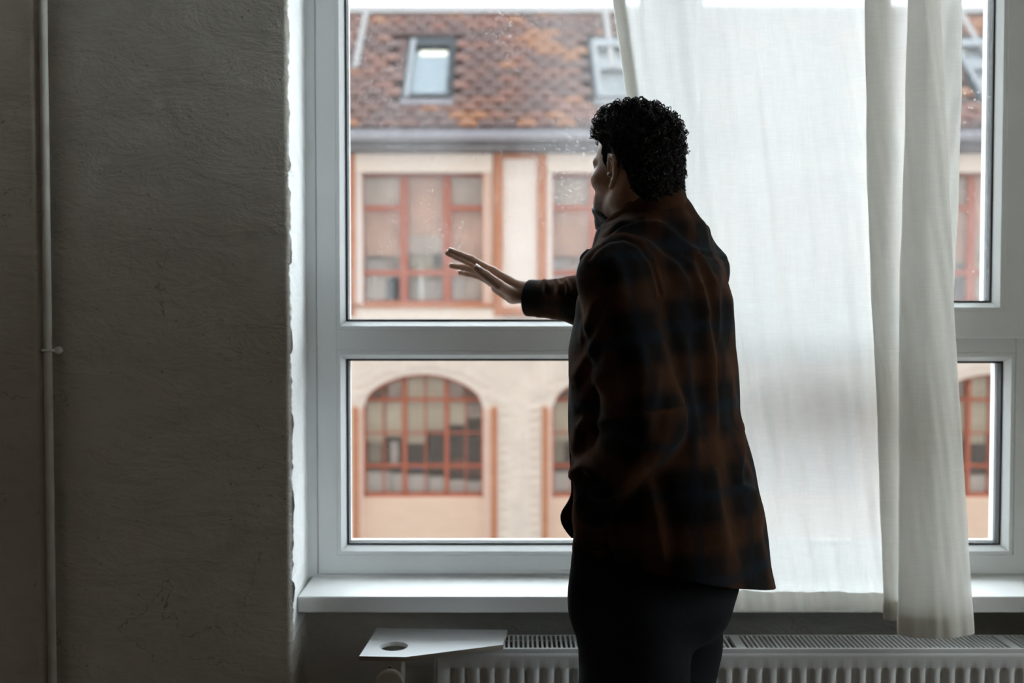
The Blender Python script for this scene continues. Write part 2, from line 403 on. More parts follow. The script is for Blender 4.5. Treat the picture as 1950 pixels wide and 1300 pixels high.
# ------------------------------------------------------------------ the window
def fx(px): return P(px, 650, GY)[0]
def fz(py): return P(975, py, GY)[2]
win = empty('window_1', (fx(1288), GY, ZS)); structure(win)
win['label'] = 'white plastic two-light window with a transom and an opening upper right sash'
TOPZ = ZT-.0
# outer frame with its groove
fr = MB()
WF = fx(640)-XL
rect = (XL, XR, fz(1057)-WF, TOPZ)
fr.ring(rect, [(0, GY+.003), (.024, GY+.003), (.0255, GY+.008), (.027, GY+.008), (.0285, GY), (fx(640)-XL, GY), (fx(640)-XL, GY+.075), (0, GY+.075)])
fr.build('frame', M['pvc'], win)
mull0, mull1 = fx(1242), fx(1290)
box('mullion', (mull0, mull1, GY, GY+.075, fz(1057), TOPZ-WF), M['pvc'], win, bevel=.003)
box('transom', (fx(640)-.001, mull0+.001, GY, GY+.075, fz(667.5), fz(628.5)), M['pvc'], win, bevel=.003)
box('transom', (mull1-.001, fx(1935)+.001, GY, GY+.075, fz(672), fz(628.5)), M['pvc'], win, bevel=.003)
zb = fz(1057)
zti = TOPZ-(fx(640)-XL)
def light(rect, y, gmat, parent, wide=.022):
    """glazing bead, gasket, spacer and two panes in an opening"""
    MB().ring(rect, [(0, y+.0015), (.0015, y+.0005), (.010, y+.0005), (wide-.002, y+.016), (wide, y+.022), (wide, y+.05), (0, y+.05)]).build('glazing_bead', M['pvc'], parent)
    MB().ring(rect, [(wide-.001, y+.0195), (wide+.004, y+.0195), (wide+.004, y+.026), (wide-.001, y+.026)]).build('gasket', M['gasket'], parent)
    x0, x1, z0, z1 = rect; i = wide-.004
    g1 = box('glass', (x0+i, x1-i, y+.0262, y+.0302, z0+i, z1-i), gmat, parent, bevel=0)
    g2 = box('glass', (x0+i, x1-i, y+.0462, y+.0502, z0+i, z1-i), M['glass_inner'], parent, bevel=0)
    MB().ring(rect, [(wide-.006, y+.0304), (wide+.0015, y+.0304), (wide+.0015, y+.046), (wide-.006, y+.046)]).build('spacer', M['spacer'], parent)
    MB().ring(rect, [(wide-.006, y+.0506), (wide+.005, y+.0506), (wide+.003, y+.075), (wide-.006, y+.075)]).build('outer_rebate', M['pvc'], parent)
light((fx(640), mull0, fz(628.5), zti), GY, M['glass_dusty'], win)
light((fx(640), mull0, zb, fz(667.5)), GY, M['glass_inner'], win)
light((mull1, fx(1935), zb, fz(672)), GY, M['glass_inner'], win)
# opening sash, 18 mm proud of the frame
YS = GY-.018
def sx(px): return P(px, 600, YS)[0]
def sz(py): return P(975, py, YS)[2]
so = (sx(1266), sx(1963), sz(644), TOPZ-.035); w = sx(1963)-sx(1912)
sash = MB().ring(so, [(0, YS+.006), (.003, YS), (w, YS), (w, YS+.07), (.012, YS+.07), (0, YS+.0175)]).build('sash', M['pvc'], win, bevel=.0015)
light((so[0]+w, so[1]-w, so[2]+w, so[3]-w), YS, M['glass_dirty'], sash, wide=.0225)
for i, (a, b_) in enumerate((W2, W3)):  # frames and glass of the added, unseen windows
    w_ = empty('window_%d' % (i+2), ((a+b_)/2, GY, ZS)); structure(w_)
    MB().ring((a, b_, ZS, ZT), [(0, GY), (.07, GY), (.07, GY+.07), (0, GY+.07)]).build('frame', M['pvc'], w_)
    box('mullion', ((a+b_)/2-.05, (a+b_)/2+.05, GY, GY+.07, ZS+.07, ZT-.07), M['pvc'], w_)
    box('glass', (a+.06, b_-.06, GY+.03, GY+.036, ZS+.06, ZT-.06), M['glass_inner'], w_, bevel=0)
# handle on the sash stile
hx = P(1303, 350, 2.41)[0]; hz0 = P(1303, 398, 2.40)[2]; hz1 = P(1303, 322, 2.40)[2]
h = MB().tube([(hx, YS, hz1-.01), (hx, YS-.038, hz1-.01), (hx, YS-.044, hz1-.015), (hx, YS-.045, hz1-.04), (hx, YS-.045, hz0)], [.008, .008, .0095, .010, .009], 14).build('handle', M['handle'], sash, smooth=True)
box('handle_plate', (hx-.014, hx+.014, YS-.010, YS, hz1-.055, hz1+.02), M['handle'], h, bevel=.004)

# ------------------------------------------------------------------ radiator, loose board, pipe
RF, RB = 2.205, 2.307
rx0 = P(833, 1270, RF)[0]; rx1 = 1.28
rz1 = P(975, 1236, RF)[2]; rzg = rz1
rad = empty('radiator', (rx0, RF, 0.08), 'white enamelled panel radiator with slotted top grille under the window sill', 'radiator')
# pressed front panel: vertical grooves with rounded tops
pit = .0333; pz1 = P(975, 1246, RF)[2]; gz = P(975, 1271, RF)[2]
n = int((rx1-rx0-.04)/pit)
cols = [rx0]
cx = rx0+.024; prof = [(rx0, 0)]
for k in range(n):
    a = cx + k*pit
    prof += [(a, 0), (a+.003, .003), (a+.0055, .0075), (a+.0135, .0075), (a+.016, .003), (a+.019, 0)]
prof.append((rx1, 0))
zrows = [(.085, 0), (.115, 0), (.13, .6), (.14, 1), (gz-.016, 1), (gz-.007, .75), (gz-.002, .3), (gz, 0), (pz1-.006, 0), (pz1-.001, -.0)]
V = []
for (z, a) in zrows:
    for (x, d) in prof: V.append((x, RF+d*a, z))
# rolled top edge
for (dy, dz) in ((.002, 0), (.006, .003), (.012, .003)):
    for (x, d) in prof: V.append((x, RF+dy, pz1+dz))
nc = len(prof); nrw = len(zrows)+3
Q = [(r*nc+c, r*nc+c+1, (r+1)*nc+c+1, (r+1)*nc+c) for r in range(nrw-1) for c in range(nc-1)]
mesh_obj('front_panel', V, Q, M['enamel'], rad, smooth=True)
box('rear_panel', (rx0+.004, rx1-.004, RB-.010, RB, .085, rz1-.012), M['enamel'], rad, bevel=.003)
box('side_cover', (rx0-.008, rx0-.0005, RF+.001, RB, .10, rz1), M['enamel'], rad, bevel=.002)
box('side_cover', (rx1+.0005, rx1+.008, RF+.001, RB, .10, rz1), M['enamel'], rad, bevel=.002)
# block for the convector plates, coloured dark as the shade between the bars
box('convector', (rx0+.01, rx1-.01, RF+.03, RB-.022, .10, rz1-.05), M['void_shade'], rad, bevel=0)
# top grille: a rim, wide cross plates and one bar per slot
gr = MB()
gr.box(rx0, rx1, RF+.004, RF+.012, rz1-.011, rz1); gr.box(rx0, rx1, RB-.006, RB, rz1-.011, rz1)
grille = gr.build('grille_rim', M['enamel'], rad, bevel=.0012)
xb = P(1408, 1222, 2.24)[0]; step = .617; plates = [xb-2*step, xb-step, xb, xb+step]
for x in plates:
    if rx0 < x < rx1: box('grille_plate', (x-.011, x+.011, RF+.011, RB-.005, rz1-.010, rz1-.0002), M['enamel'], grille, bevel=.001)
pb = .01085; bar = None; x = rx0+.008; k = 0
while x < rx1-.004:
    if all(abs(x-p) > .014 for p in plates):
        if bar is None:
            bar = box('grille_bar', (x-.0023, x+.0023, RF+.011, RB-.005, rz1-.009, rz1-.0004), M['enamel'], grille, bevel=0, origin=(x, RF, rz1))
        else:
            o = bar.copy(); COL.objects.link(o); o.parent = grille; o.location = (x-ORG[grille][0], RF-ORG[grille][1], rz1-ORG[grille][2])
    x += pb
# thermostat head on its valve, left of the panel, fed from a pipe in the floor
vy = 2.172
vc = P(742, 1302, vy-.03)
vb = MB(); ring = []
for k in range(7):
    a = k/6*math.pi
b0 = P(721, 1262, vy)[0]; b1 = P(769, 1262, vy)[0]; c0 = P(716, 1300, vy)[0]; c1 = P(768, 1300, vy)[0]
zt = P(742, 1256.5, vy-.015)[2]; zm = P(742, 1300, vy)[2]
V = [(b0, vy-.012, zt), (b1, vy-.012, zt), (b1, vy+.04, zt), (b0, vy+.04, zt), (c0, vy-.024, zm), (c1, vy-.024, zm), (c1, vy+.045, zm), (c0, vy+.045, zm), (c0+.006, vy-.02, zm-.055), (c1-.006, vy-.02, zm-.055), (c1-.006, vy+.04, zm-.055), (c0+.006, vy+.04, zm-.055)]
Q = [(3,2,1,0), (8,9,10,11)] + [(r*4+c, r*4+(c+1) % 4, r*4+4+(c+1) % 4, r*4+4+c) for r in (0, 1) for c in range(4)]
vh = MB().add(V, Q).build('valve_head', M['valve'], rad, bevel=.006)
dial = MB(); rr = .0305; yy = vy-.026
dial.tube([(vc[0], yy+.008, vc[2]), (vc[0], yy-.004, vc[2]), (vc[0], yy-.007, vc[2]), (vc[0], yy-.0075, vc[2])], [rr, rr, rr-.003, rr-.008], 40)
dial.build('dial', M['valve'], vh)
box('pointer_mark', (vc[0]-.0035, vc[0]+.0035, vy-.0225, vy-.019, vc[2]+rr+.002, vc[2]+rr+.005), M['gasket'], vh, bevel=0)
MB().tube([(vc[0], vy+.02, 0.002), (vc[0], vy+.02, vc[2]-.05)], .011, 12).build('supply_pipe', M['enamel'], rad, smooth=True)
MB().tube([(vc[0]+.01, vy+.03, vc[2]-.075), (vc[0]+.05, vy+.05, vc[2]-.075), (rx0+.005, RF+.05, vc[2]-.075)], .009, 12).build('union_pipe', M['enamel'], rad, smooth=True)

# loose board with a round pipe hole lying on the radiator
bz = rz1+.0105
def onz(px, py, z):
    u = (px-975.0)/F; v = (650.0-py)/F; d = np.array([u, CP+v*SP, -SP+v*CP]); tt = (z-CAMZ)/d[2]
    return np.array([0, 0, CAMZ])+d*tt
poly = [onz(684, 1249, bz), onz(773, 1250.5, bz), onz(958, 1227, bz), onz(966, 1199, bz), onz(718, 1195.5, bz)]
hc = onz(750, 1230, bz); hr = .031
bm = bmesh.new(); ed = []
def loop(pts):
    vs = [bm.verts.new(p) for p in pts]
    for i in range(len(vs)): ed.append(bm.edges.new((vs[i], vs[(i+1) % len(vs)])))
loop(poly); loop([hc+np.array([hr*math.cos(a), hr*math.sin(a), 0]) for a in np.linspace(0, 2*math.pi, 41)[:-1]])
bmesh.ops.triangle_fill(bm, edges=ed, use_beauty=True)
for f in list(bm.faces): f.normal_update()
ex = bmesh.ops.extrude_face_region(bm, geom=list(bm.faces))
bmesh.ops.translate(bm, verts=[e for e in ex['geom'] if isinstance(e, bmesh.types.BMVert)], vec=(0, 0, -.0095))
bmesh.ops.recalc_face_normals(bm, faces=bm.faces)
me = bpy.data.meshes.new('board'); 
for v in bm.verts: v.co -= Vector(poly[0])
for f in bm.faces:
    f.material_index = 1 if (abs(f.normal.z) < .5 and min((Vector(l.vert.co)+Vector(poly[0])-Vector(hc)).length for l in f.loops) > .05) else 0
bm.to_mesh(me); bm.free(); me.materials.append(M['laminate']); me.materials.append(M['board_edge'])
tag(link('cover_board', me, None, poly[0]), 'loose white laminated board with a round hole lying on the left end of the radiator', 'board')

# painted pipe up the wall with a clip
px0 = P(91, 650, WY-.012)[0]
pipe = empty('wall_pipe', (px0, WY-.012, 0), 'thin grey painted pipe running straight up the plaster wall at the far left', 'pipe')
MB().tube([(px0, WY-.012, .0), (px0, WY-.012, ROOMZ)], .0088, 20).build('tube', M['pipe'], pipe, smooth=True)
c = P(103, 667, WY-.015)
cl = MB(); cl.tube([(px0-.011, WY+.004, c[2]), (px0-.0105, WY-.016, c[2]), (px0-.004, WY-.0235, c[2]), (px0+.006, WY-.0225, c[2]), (px0+.0115, WY-.014, c[2]), (px0+.013, WY-.003, c[2]), (px0+.024, WY-.001, c[2])], .0035, 8)
clip = cl.build('pipe_clip', M['pipe'], pipe, smooth=True)
MB().tube([(px0+.019, WY+.002, c[2]), (px0+.019, WY-.010, c[2]), (px0+.019, WY-.012, c[2])], [.0085, .0085, .006], 7).build('nut', M['pipe'], clip)

# ------------------------------------------------------------------ curtain
cur = empty('curtain', (.9, 2.19, .76), 'long white linen curtain drawn half across the window and bunched into folds at the right', 'curtain')
RODZ = 2.98
yk = np.array([-900, 0, 190, 400, 600, 850, 1150, 1260])
T_ = dict(L0=[1165, 1165, 1192, 1222, 1250, 1288, 1335, 1350], R1=[1690, 1690, 1692, 1696, 1701, 1708, 1714, 1716], L1=[1640, 1640, 1645, 1652, 1661, 1674, 1690, 1693],
          R2=[1823, 1823, 1824, 1822, 1812, 1822, 1846, 1850], L2=[1722, 1722, 1719, 1715, 1712, 1714, 1716, 1716], R3=[1784, 1784, 1795, 1807, 1818, 1837, 1862, 1870])
TB = {k: np.array(v, float) for k, v in T_.items()}
rows = 150
def plan(ypx, z):
    g = lambda k: float(np.interp(ypx, yk, TB[k]))
    L0, R1, L1, R2, L2, R3 = (g(k) for k in ('L0', 'R1', 'L1', 'R2', 'L2', 'R3'))
    m = (R3-L2)
    pts = [(L0, 2.236), (L0+.15*(R1-L0), 2.240), (L0+.4*(R1-L0), 2.232), (L0+.65*(R1-L0), 2.240), (L0+.85*(R1-L0), 2.234), (R1-12, 2.230), (R1, 2.225), (R1-10, 2.219),
           (L1+9, 2.214), (L1, 2.207), (L1+9, 2.199), (.5*(L1+R2), 2.201), (R2-10, 2.197), (R2, 2.190), (R2-10, 2.184), (.5*(R2+L2), 2.186), (L2+8, 2.178), (L2, 2.168), (L2+7, 2.156),
           (L2+.30*m, 2.140), (L2+.55*m, 2.132), (L2+.8*m, 2.142), (R3-4, 2.153), (R3, 2.160)]
    return np.array([( (a-975)/F*b, b) for a, b in pts])
def catmull(p, n):
    p = np.vstack([2*p[0]-p[1], p, 2*p[-1]-p[-2]]); out = []
    for i in range(1, len(p)-2):
        tt = np.linspace(0, 1, n[i-1], endpoint=False)[:, None]
        a, b, c, d = p[i-1], p[i], p[i+1], p[i+2]
        out.append(.5*((2*b)+(-a+c)*tt+(2*a-5*b+4*c-d)*tt**2+(-a+3*b-3*c+d)*tt**3))
    out.append(p[-2][None]); return np.vstack(out)
seg = [12, 20, 20, 16, 12, 5, 5, 6, 5, 5, 14, 14, 5, 5, 10, 10, 5, 5, 8, 8, 8, 6, 4]
V = []; wide = None
for r in range(rows+1):
    tq = r/rows; z = RODZ + (0-RODZ)*0
    zt_ = RODZ*(1-tq) + .755*tq
    ypx = proj([[.8, 2.2, zt_]])[0, 1]
    c = catmull(plan(ypx, zt_), seg); s = np.linspace(0, 1, len(c))
    cum = np.concatenate([[0], np.cumsum(np.linalg.norm(np.diff(c, axis=0), axis=1))])
    zb_ = np.interp(s, [0, .45, .56, .75, .86, 1], [.776, .768, .758, .748, .741, .746])
    z = RODZ*(1-tq) + zb_*tq
    rip = .0035*np.sin(cum*62+1.2*np.sin(z*2.3)+z*.8) + .0022*np.sin(cum*150+1.5*np.sin(z*3.1)-z*3)
    rip += .0018*np.sin(cum*95+z*21+2*np.sin(z*6))*np.clip(1.6-z, 0, 1) + .0012*np.sin(cum*240+4*np.sin(z*4+cum*9))
    V.append(np.stack([c[:, 0], c[:, 1]+rip*np.where(s < .5, 1.0, .55), z], 1)); wide = len(c)
G = np.array(V); ii = np.arange(G.shape[0]*wide).reshape(-1, wide)
def sheet(name, G, parent, off=0):
    i3 = np.arange(G.shape[0]*G.shape[1]).reshape(G.shape[:2])
    Q = np.stack([i3[:-1, :-1], i3[1:, :-1], i3[1:, 1:], i3[:-1, 1:]], -1).reshape(-1, 4)
    return mesh_obj(name, G.reshape(-1, 3), Q, M['linen'], parent, smooth=True)
sheet('fabric', G, cur)
h0 = int(round(rows*(1-.038/2.2)))
hem = G[h0:].copy(); hem[:, :, 1] += .0025
# turn the hem: stitched on at the top, folded at the bottom edge
hem[0, :, 1] -= .0022; sheet('hem', hem, cur)
hem2 = G[h0:].copy(); hem2[:, :, 1] += .0048; hem2[0, :, 1] -= .0044; hem2[-1, :, 1] -= .002; sheet('hem', hem2, cur)
side = G[:, :5].copy(); side[:, :, 1] += .0025; sheet('side_hem', side, cur)
side = G[:, :5].copy(); side[:, :, 1] += .0046; sheet('side_hem', side, cur)
rod = empty('curtain_rod', (.9, 2.19, RODZ), 'plain steel curtain rod above the window', 'rod')
MB().tube([(.0, 2.19, RODZ+.016), (1.7, 2.19, RODZ+.016)], .011, 14).build('pole', M['handle'], rod, smooth=True)
for x in (.1, 1.65): MB().tube([(x, 2.21, RODZ+.016), (x, 2.19, RODZ+.016)], .014, 10).build('bracket', M['handle'], rod)
# ------------------------------------------------------------------ the building across the courtyard
BY = 15.0; BAY = 362.0
def bx(px): return (px-975.0)/F*BY
def bz(py): return P(975, py, BY)[2]
GZ = -4.4
structure(box('ground', (-40, 40, 2.66, 60, GZ-.2, GZ), M['court'], bevel=0))
bld = empty('building', (bx(805), BY, GZ), 'cream brick office building across the courtyard with tiled roof, red-framed windows and arches', 'building')
KS = [-3, -2, -1, 0, 1, 2, 3, 4, 5]
XB0, XB1 = bx(628-3*BAY), bx(1040+5*BAY)
D = .22                                        # depth of the window recesses
def arch(px_rel):                              # height of the arch soffit, px -> pixel row
    t = (px_rel-805.0)/116.0
    return 712 + (778-712)*(1-math.sqrt(max(0, 1-t*t)))**.92
wall = MB()
for k in KS:
    o = k*BAY; X = lambda p: bx(p+o)
    wall.box(X(628), X(689), BY, BY+D, GZ, bz(602)); wall.box(X(921), X(990), BY, BY+D, GZ, bz(602))
    n = 24; px = np.linspace(689, 921, n+1)
    for a, b in zip(px[:-1], px[1:]):
        V = [(X(a), BY, bz(arch(a))), (X(b), BY, bz(arch(b))), (X(b), BY, bz(602)), (X(a), BY, bz(602))]
        V += [(x, BY+D, z) for x, _, z in V]
        wall.add(V, [(0,1,2,3), (4,7,6,5), (0,4,5,1), (3,2,6,7)])
    # upper storey: piers and the band over the windows
    wall.box(X(578), X(690), BY+.02, BY+D, bz(602), bz(286)); wall.box(X(920), X(940), BY+.02, BY+D, bz(602), bz(286))
    wall.box(X(690), X(920), BY+.02, BY+D, bz(329), bz(286)); wall.box(X(690), X(920), BY+.02, BY+D, bz(602), bz(583))
wl_ = wall.build('wall', M['mortar_cream'], bld)
# courses of single bricks over the lower storey, proud of the mortar
bk = MB(); bw, bh = .25, .0715
zrow = bz(608); r = 0
while zrow > bz(1100):
    x = XB0 + (r % 2)*bw/2
    while x < XB1:
        pa, pb_ = x/BY*F+975, (x+bw-.012)/BY*F+975; rowpx = 593+(CAMZ-zrow)/BY*F
        ok = True
        for k in KS:
            l, rr_ = 676+k*BAY, 936+k*BAY
            if pb_ > l and pa < rr_:
                q = np.clip((np.array([pa, pb_])-k*BAY), 690, 920)
                if rowpx > min(arch(q[0]), arch(q[1]))-16: ok = False
        if ok and -2.2*BAY < pa-690 < 4.4*BAY:
            d = .012+.006*random.random(); V = [(x, BY-d, zrow-bh+.011), (x+bw-.012, BY-d, zrow-bh+.011), (x+bw-.012, BY-d, zrow), (x, BY-d, zrow)]
            V += [(a, BY, b) for a, _, b in V]
            bk.add(V, [(0,1,2,3), (0,4,5,1), (1,5,6,2), (2,6,7,3), (3,7,4,0)])
        x += bw
    zrow -= bh; r += 1
bco = mesh_obj('brick_courses', bk.v, bk.f, M['brick_cream'], bld); bco['kind'] = 'stuff'
# storey floors, back wall and roof space behind the windows
core = MB(); core.box(XB0, XB1, BY+4, BY+4.2, GZ, bz(286)); core.box(XB0, XB1, BY+D, BY+4, bz(640), bz(604)); core.box(XB0, XB1, BY+D, BY+4, bz(286), bz(262))
core.box(XB0-.2, XB0, BY, BY+4.2, GZ, bz(262)); core.box(XB1, XB1+.2, BY, BY+4.2, GZ, bz(262)); core.box(XB0, XB1, BY+D, BY+4, bz(1000), bz(985))
core.build('inner_walls', M['office_wall'], bld)

def shared(name, me, parent, loc):
    return link(name, me, parent, loc)
for k in KS:
    o = k*BAY; X = lambda p: bx(p+o); B = lambda n, a, b, y0, y1, c, d, m, par=bld, bev=.004: box(n, (X(a), X(b), BY+y0, BY+y1, bz(d), bz(c)), M[m], par, bevel=bev)
    # brick pilaster frame with a white panel, between the upper windows
    for nm, a, b, c, d in (('pilaster', 940, 957, 293, 602), ('pilaster', 1023, 1041, 293, 602)): B(nm, a, b, -.06, .12, c, d, 'brick_red')
    B('pilaster_cap', 957, 1023, -.05, .1, 293, 301, 'brick_red'); B('pilaster_foot', 957, 1023, -.05, .1, 584, 600, 'brick_red')
    B('pilaster_panel', 957, 1023, 0, .1, 301, 584, 'white_panel')
    # upper window: lintel, pinkish jambs, sill
    B('lintel', 672, 938, -.05, .1, 293, 329, 'render_cream'); B('jamb', 676, 689, -.02, .1, 329, 580, 'white_panel'); B('jamb', 921, 938, -.02, .1, 329, 580, 'brick_pink')
    B('sill', 672, 938, -.06, .1, 577, 587, 'brick_red'); B('sill_band', 655, 956, -.04, .1, 587, 616, 'render_cream')
    u = empty('upper_window', (X(805), BY+.12, bz(577)), parent=bld)
    W = lambda n, a, b, c, d, m='red_frame', y0=.12, y1=.19: box(n, (X(a), X(b), BY+y0, BY+y1, bz(d), bz(c)), M[m], u, bevel=.003)
    W('frame', 688, 923, 327, 334); W('frame', 688, 923, 571, 579); W('frame', 688, 692, 334, 571); W('frame', 918, 923, 334, 571)
    W('mullion', 760, 776, 334, 571); W('mullion', 843, 859, 334, 571)
    for (a, b) in ((692, 760), (859, 918)): W('transom', a, b, 389, 400)
    for (a, b) in ((692, 760), (776, 843), (859, 918)): W('transom', a, b, 513, 524)
    for (a, b) in ((690, 762), (774, 845), (857, 921)): W('pane', a, b, 330, 576, 'glass_far', .150, .156)
    h = random.random()
    W('blind', 690, 764, 334, 392, 'blind_grey', .24, .25); W('blind', 690, 764, 392, 478+20*h, 'blind_red', .24, .25)  # flat panels coloured for the red-brown and grey tones in the panes
    W('blind', 772, 847, 334, 446, 'blind_red', .24, .25); W('blind', 772, 847, 446, 482, 'blind_grey', .24, .25)
    W('blind', 855, 921, 334, 390, 'blind_grey', .24, .25); W('blind', 855, 921, 390, 520, 'blind_red', .24, .25)
    for (a, b, c, m) in ((693, 728, 490, 'office_white'), (728, 757, 470, 'blind_grey'), (693, 731, 528, 'office_white'), (732, 756, 528, 'office_dark'), (778, 822, 482, 'blind_cream'), (824, 842, 500, 'blind_grey'), (778, 842, 530, 'office_white'), (861, 882, 523, 'office_white'), (884, 917, 528, 'blind_grey')):
        dz = 0.0 if c > 515 else .12
        W('stored_box', a, b, c, 574, m, .27+dz, .35+dz)
    # arched window below
    for (a, b) in ((671, 681), (936, 946)): B('brick_edge', a, b, -.035, .06, 774, 1180, 'brick_red')
    B('brick_return', 681, 690, -.01, .06, 778, 1180, 'brick_pink'); B('brick_return', 920, 936, -.01, .06, 778, 1180, 'brick_pink')
    B('window_parapet', 689, 921, .05, .2, 949, 1180, 'brick_peach')
    a_ = empty('arched_window', (X(805), BY+.12, bz(948)), parent=bld)
    # arched head: a curved rail
    pts = []; N = 26
    pxs = np.linspace(690.5, 919.5, N); m_ = MB(); Vv = []
    for p in pxs:
        ya = arch(p); Vv.append([(X(p), BY+.12, bz(ya)), (X(p), BY+.12, bz(ya+6)), (X(p), BY+.19, bz(ya+6)), (X(p), BY+.19, bz(ya))])
    for p in range(N-1):
        m_.add(Vv[p]+Vv[p+1], [(0,4,5,1), (1,5,6,2), (2,6,7,3), (3,7,4,0)])
    m_.build('arched_head', M['red_frame'], a_)
    A = lambda n, p0, p1, c, d, m='red_frame', y0=.12, y1=.19: box(n, (X(p0), X(p1), BY+y0, BY+y1, bz(d), bz(c)), M[m], a_, bevel=.003)
    A('frame', 689, 694, arch(691), 948); A('frame', 916, 921, arch(919), 948); A('frame', 689, 921, 941, 949)
    for p, w_ in ((768, 8), (849, 8), (728, 3), (808, 3), (886, 3)): A('mullion', p-w_/2, p+w_/2, arch(p)+3, 944)
    for q in (762, 826, 889): A('glazing_bar', 692, 918, q-(3 if q != 826 else 1.5), q+(3 if q != 826 else 1.5), y0=.125, y1=.185)
    pn = MB(); pv = []
    for p in pxs: pv.append([(X(p), BY+.152, bz(arch(p)+2)), (X(p), BY+.152, bz(946)), (X(p), BY+.158, bz(946)), (X(p), BY+.158, bz(arch(p)+2))])
    for p in range(N-1): pn.add(pv[p]+pv[p+1], [(0,4,5,1), (1,5,6,2), (2,6,7,3), (3,7,4,0)])
    pn.build('pane', M['glass_far'], a_)
    h = [random.uniform(-12, 12) for _ in range(4)]
    for (p0, p1, c, d, m, y0) in ((691, 728, 768, 845+h[0], 'blind_cream', .25), (730, 766, 768, 835, 'blind_cream', .25), (770, 808, 720, 848, 'blind_cream', .25), (809, 847, 720, 822+h[1], 'blind_cream', .27), (851, 884, 768, 812, 'blind_cream', .25), (886, 918, 772, 800, 'blind_grey', .3),
                              (735, 765, 724, 762, 'blind_grey', .28), (851, 880, 724, 762, 'blind_grey', .28)):
        A('blind', p0, p1, c, d, m, y0, y0+.012)  # flat panels coloured for the cream and grey tones in the panes
    for (p0, p1, c, d, m, y0) in ((693, 716, 846, 889, 'blind_cream', .5), (718, 734, 862, 889, 'office_dark', .5), (738, 753, 846, 893, 'office_white', .3), (756, 806, 852, 905, 'office_dark', .62), (812, 848, 838, 903, 'office_dark', .66), (852, 916, 846, 886, 'office_dark', .60),
                              (858, 880, 882, 912, 'office_red', .5), (886, 914, 890, 914, 'office_red', .52), (776, 800, 893, 906, 'office_blue', .5), (741, 760, 893, 904, 'office_blue', .5), (693, 740, 903, 943, 'office_white', .24), (742, 767, 907, 943, 'office_white', .25), (771, 812, 909, 943, 'office_white', .24), (814, 846, 913, 943, 'office_white', .25), (852, 884, 919, 943, 'office_white', .24), (886, 917, 922, 943, 'office_white', .25)):
        A('stored_box', p0, p1, c, d, m, y0, y0+.10)

# eaves: gutter and zinc flashing with standing seams
gu = MB(); N = 9; V = []
for x in (XB0-.2, XB1+.2):
    for j in range(N):
        a = math.pi*j/(N-1); V.append((x, BY-.17-.09*math.cos(a), bz(266)-.10*math.sin(a)))
gu.add(V, [(j, j+1, N+j+1, N+j) for j in range(N-1)])
g_ = gu.build('gutter', M['zinc_dark'], bld, solid=.006, smooth=True)
box('eaves_board', (XB0-.2, XB1+.2, BY-.07, BY+.1, bz(292), bz(262)), M['zinc_dark'], bld)
box('soffit', (XB0-.2, XB1+.2, BY-.24, BY+.1, bz(288), bz(283)), M['zinc_dark'], bld)
# roof plane at 45 degrees
e0 = np.array([0, BY-.10, bz(264)]); sl = np.array([0, math.sqrt(.5), math.sqrt(.5)]); nrm = np.array([0, -math.sqrt(.5), math.sqrt(.5)])
def at_row(py):                                # slope length at which the roof crosses a pixel row
    lo, hi = 0, 8
    for _ in range(40):
        m = (lo+hi)/2; p = e0+sl*m
        if proj([p])[0, 1] > py: lo = m
        else: hi = m
    return lo
s0, s1 = at_row(243), at_row(23)
def rp(x, s, h=0): p = e0+sl*s+nrm*h; return (x, p[1], p[2])
def slab(name, x0, x1, sa, sb, h0, h1, mat, parent=bld, bev=0):
    V = [rp(x, s, h) for x in (x0, x1) for s in (sa, sb) for h in (h0, h1)]
    return MB().add(V, [(0,1,3,2),(4,6,7,5),(0,4,5,1),(2,3,7,6),(0,2,6,4),(1,5,7,3)]).build(name, mat, parent, bevel=bev)
roof = slab('roof', XB0-.2, XB1+.2, -.12, s1+.02, -.2, -.03, M['tile_gap'])
slab('zinc_flashing', XB0-.2, XB1+.2, -.10, s0+.03, -.02, .0, M['zinc'])
seam = None
for i in range(74):
    x = bx(560)+i*.162
    if seam is None:
        seam = slab('seam', x-.008, x+.008, -.09, s0+.02, 0, .02, M['zinc']); sx0 = x
    else:
        c_ = seam.copy(); COL.objects.link(c_); c_.location.x += x-sx0
# plain tiles, the ones in view as single pieces
TW = .298; NR = 17; th = (s1-s0)/NR
skw = (64, 64)
def sky_at(xpx0, py):
    for k in KS:
        if abs(xpx0-(814+k*BAY)) < 58 and 72 < py < 200: return True
    return False
def tilemesh(mat, seed):
    r = np.random.default_rng(seed); V = []
    for (s, h) in ((-.01, .028), (th*1.12, .004)):
        for j in range(5):
            a = j/4; V.append((a*(TW-.012), s, h+.016*math.sin(math.pi*a)))
    V2 = V+[(x, s, h-.018) for (x, s, h) in V]
    W_ = [np.array([x, 0, 0])+sl*s+nrm*h for (x, s, h) in V2]
    f = [(j, j+1, 5+j+1, 5+j) for j in range(4)]+[(10+j+1, 10+j, j, j+1)[::-1] for j in range(4)]+[(0, 5, 15, 10), (4, 14, 19, 9)]
    me = bpy.data.meshes.new('roof_tile'); me.from_pydata([tuple(w) for w in W_], [], f); me.update(); me.materials.append(M[mat])
    me.polygons.foreach_set('use_smooth', [True]*len(me.polygons)); return me
TM = [tilemesh('tile%d' % i, i) for i in range(4)]
stuff = [MB() for _ in range(4)]
cl_ = np.random.default_rng(5); field = cl_.random((NR+2, 80)); f2 = field.copy()
f2[1:-1, 1:-1] = .55*field[1:-1, 1:-1]+.25*field[1:-1, :-2]+.2*field[:-2, 1:-1]
nt = 0
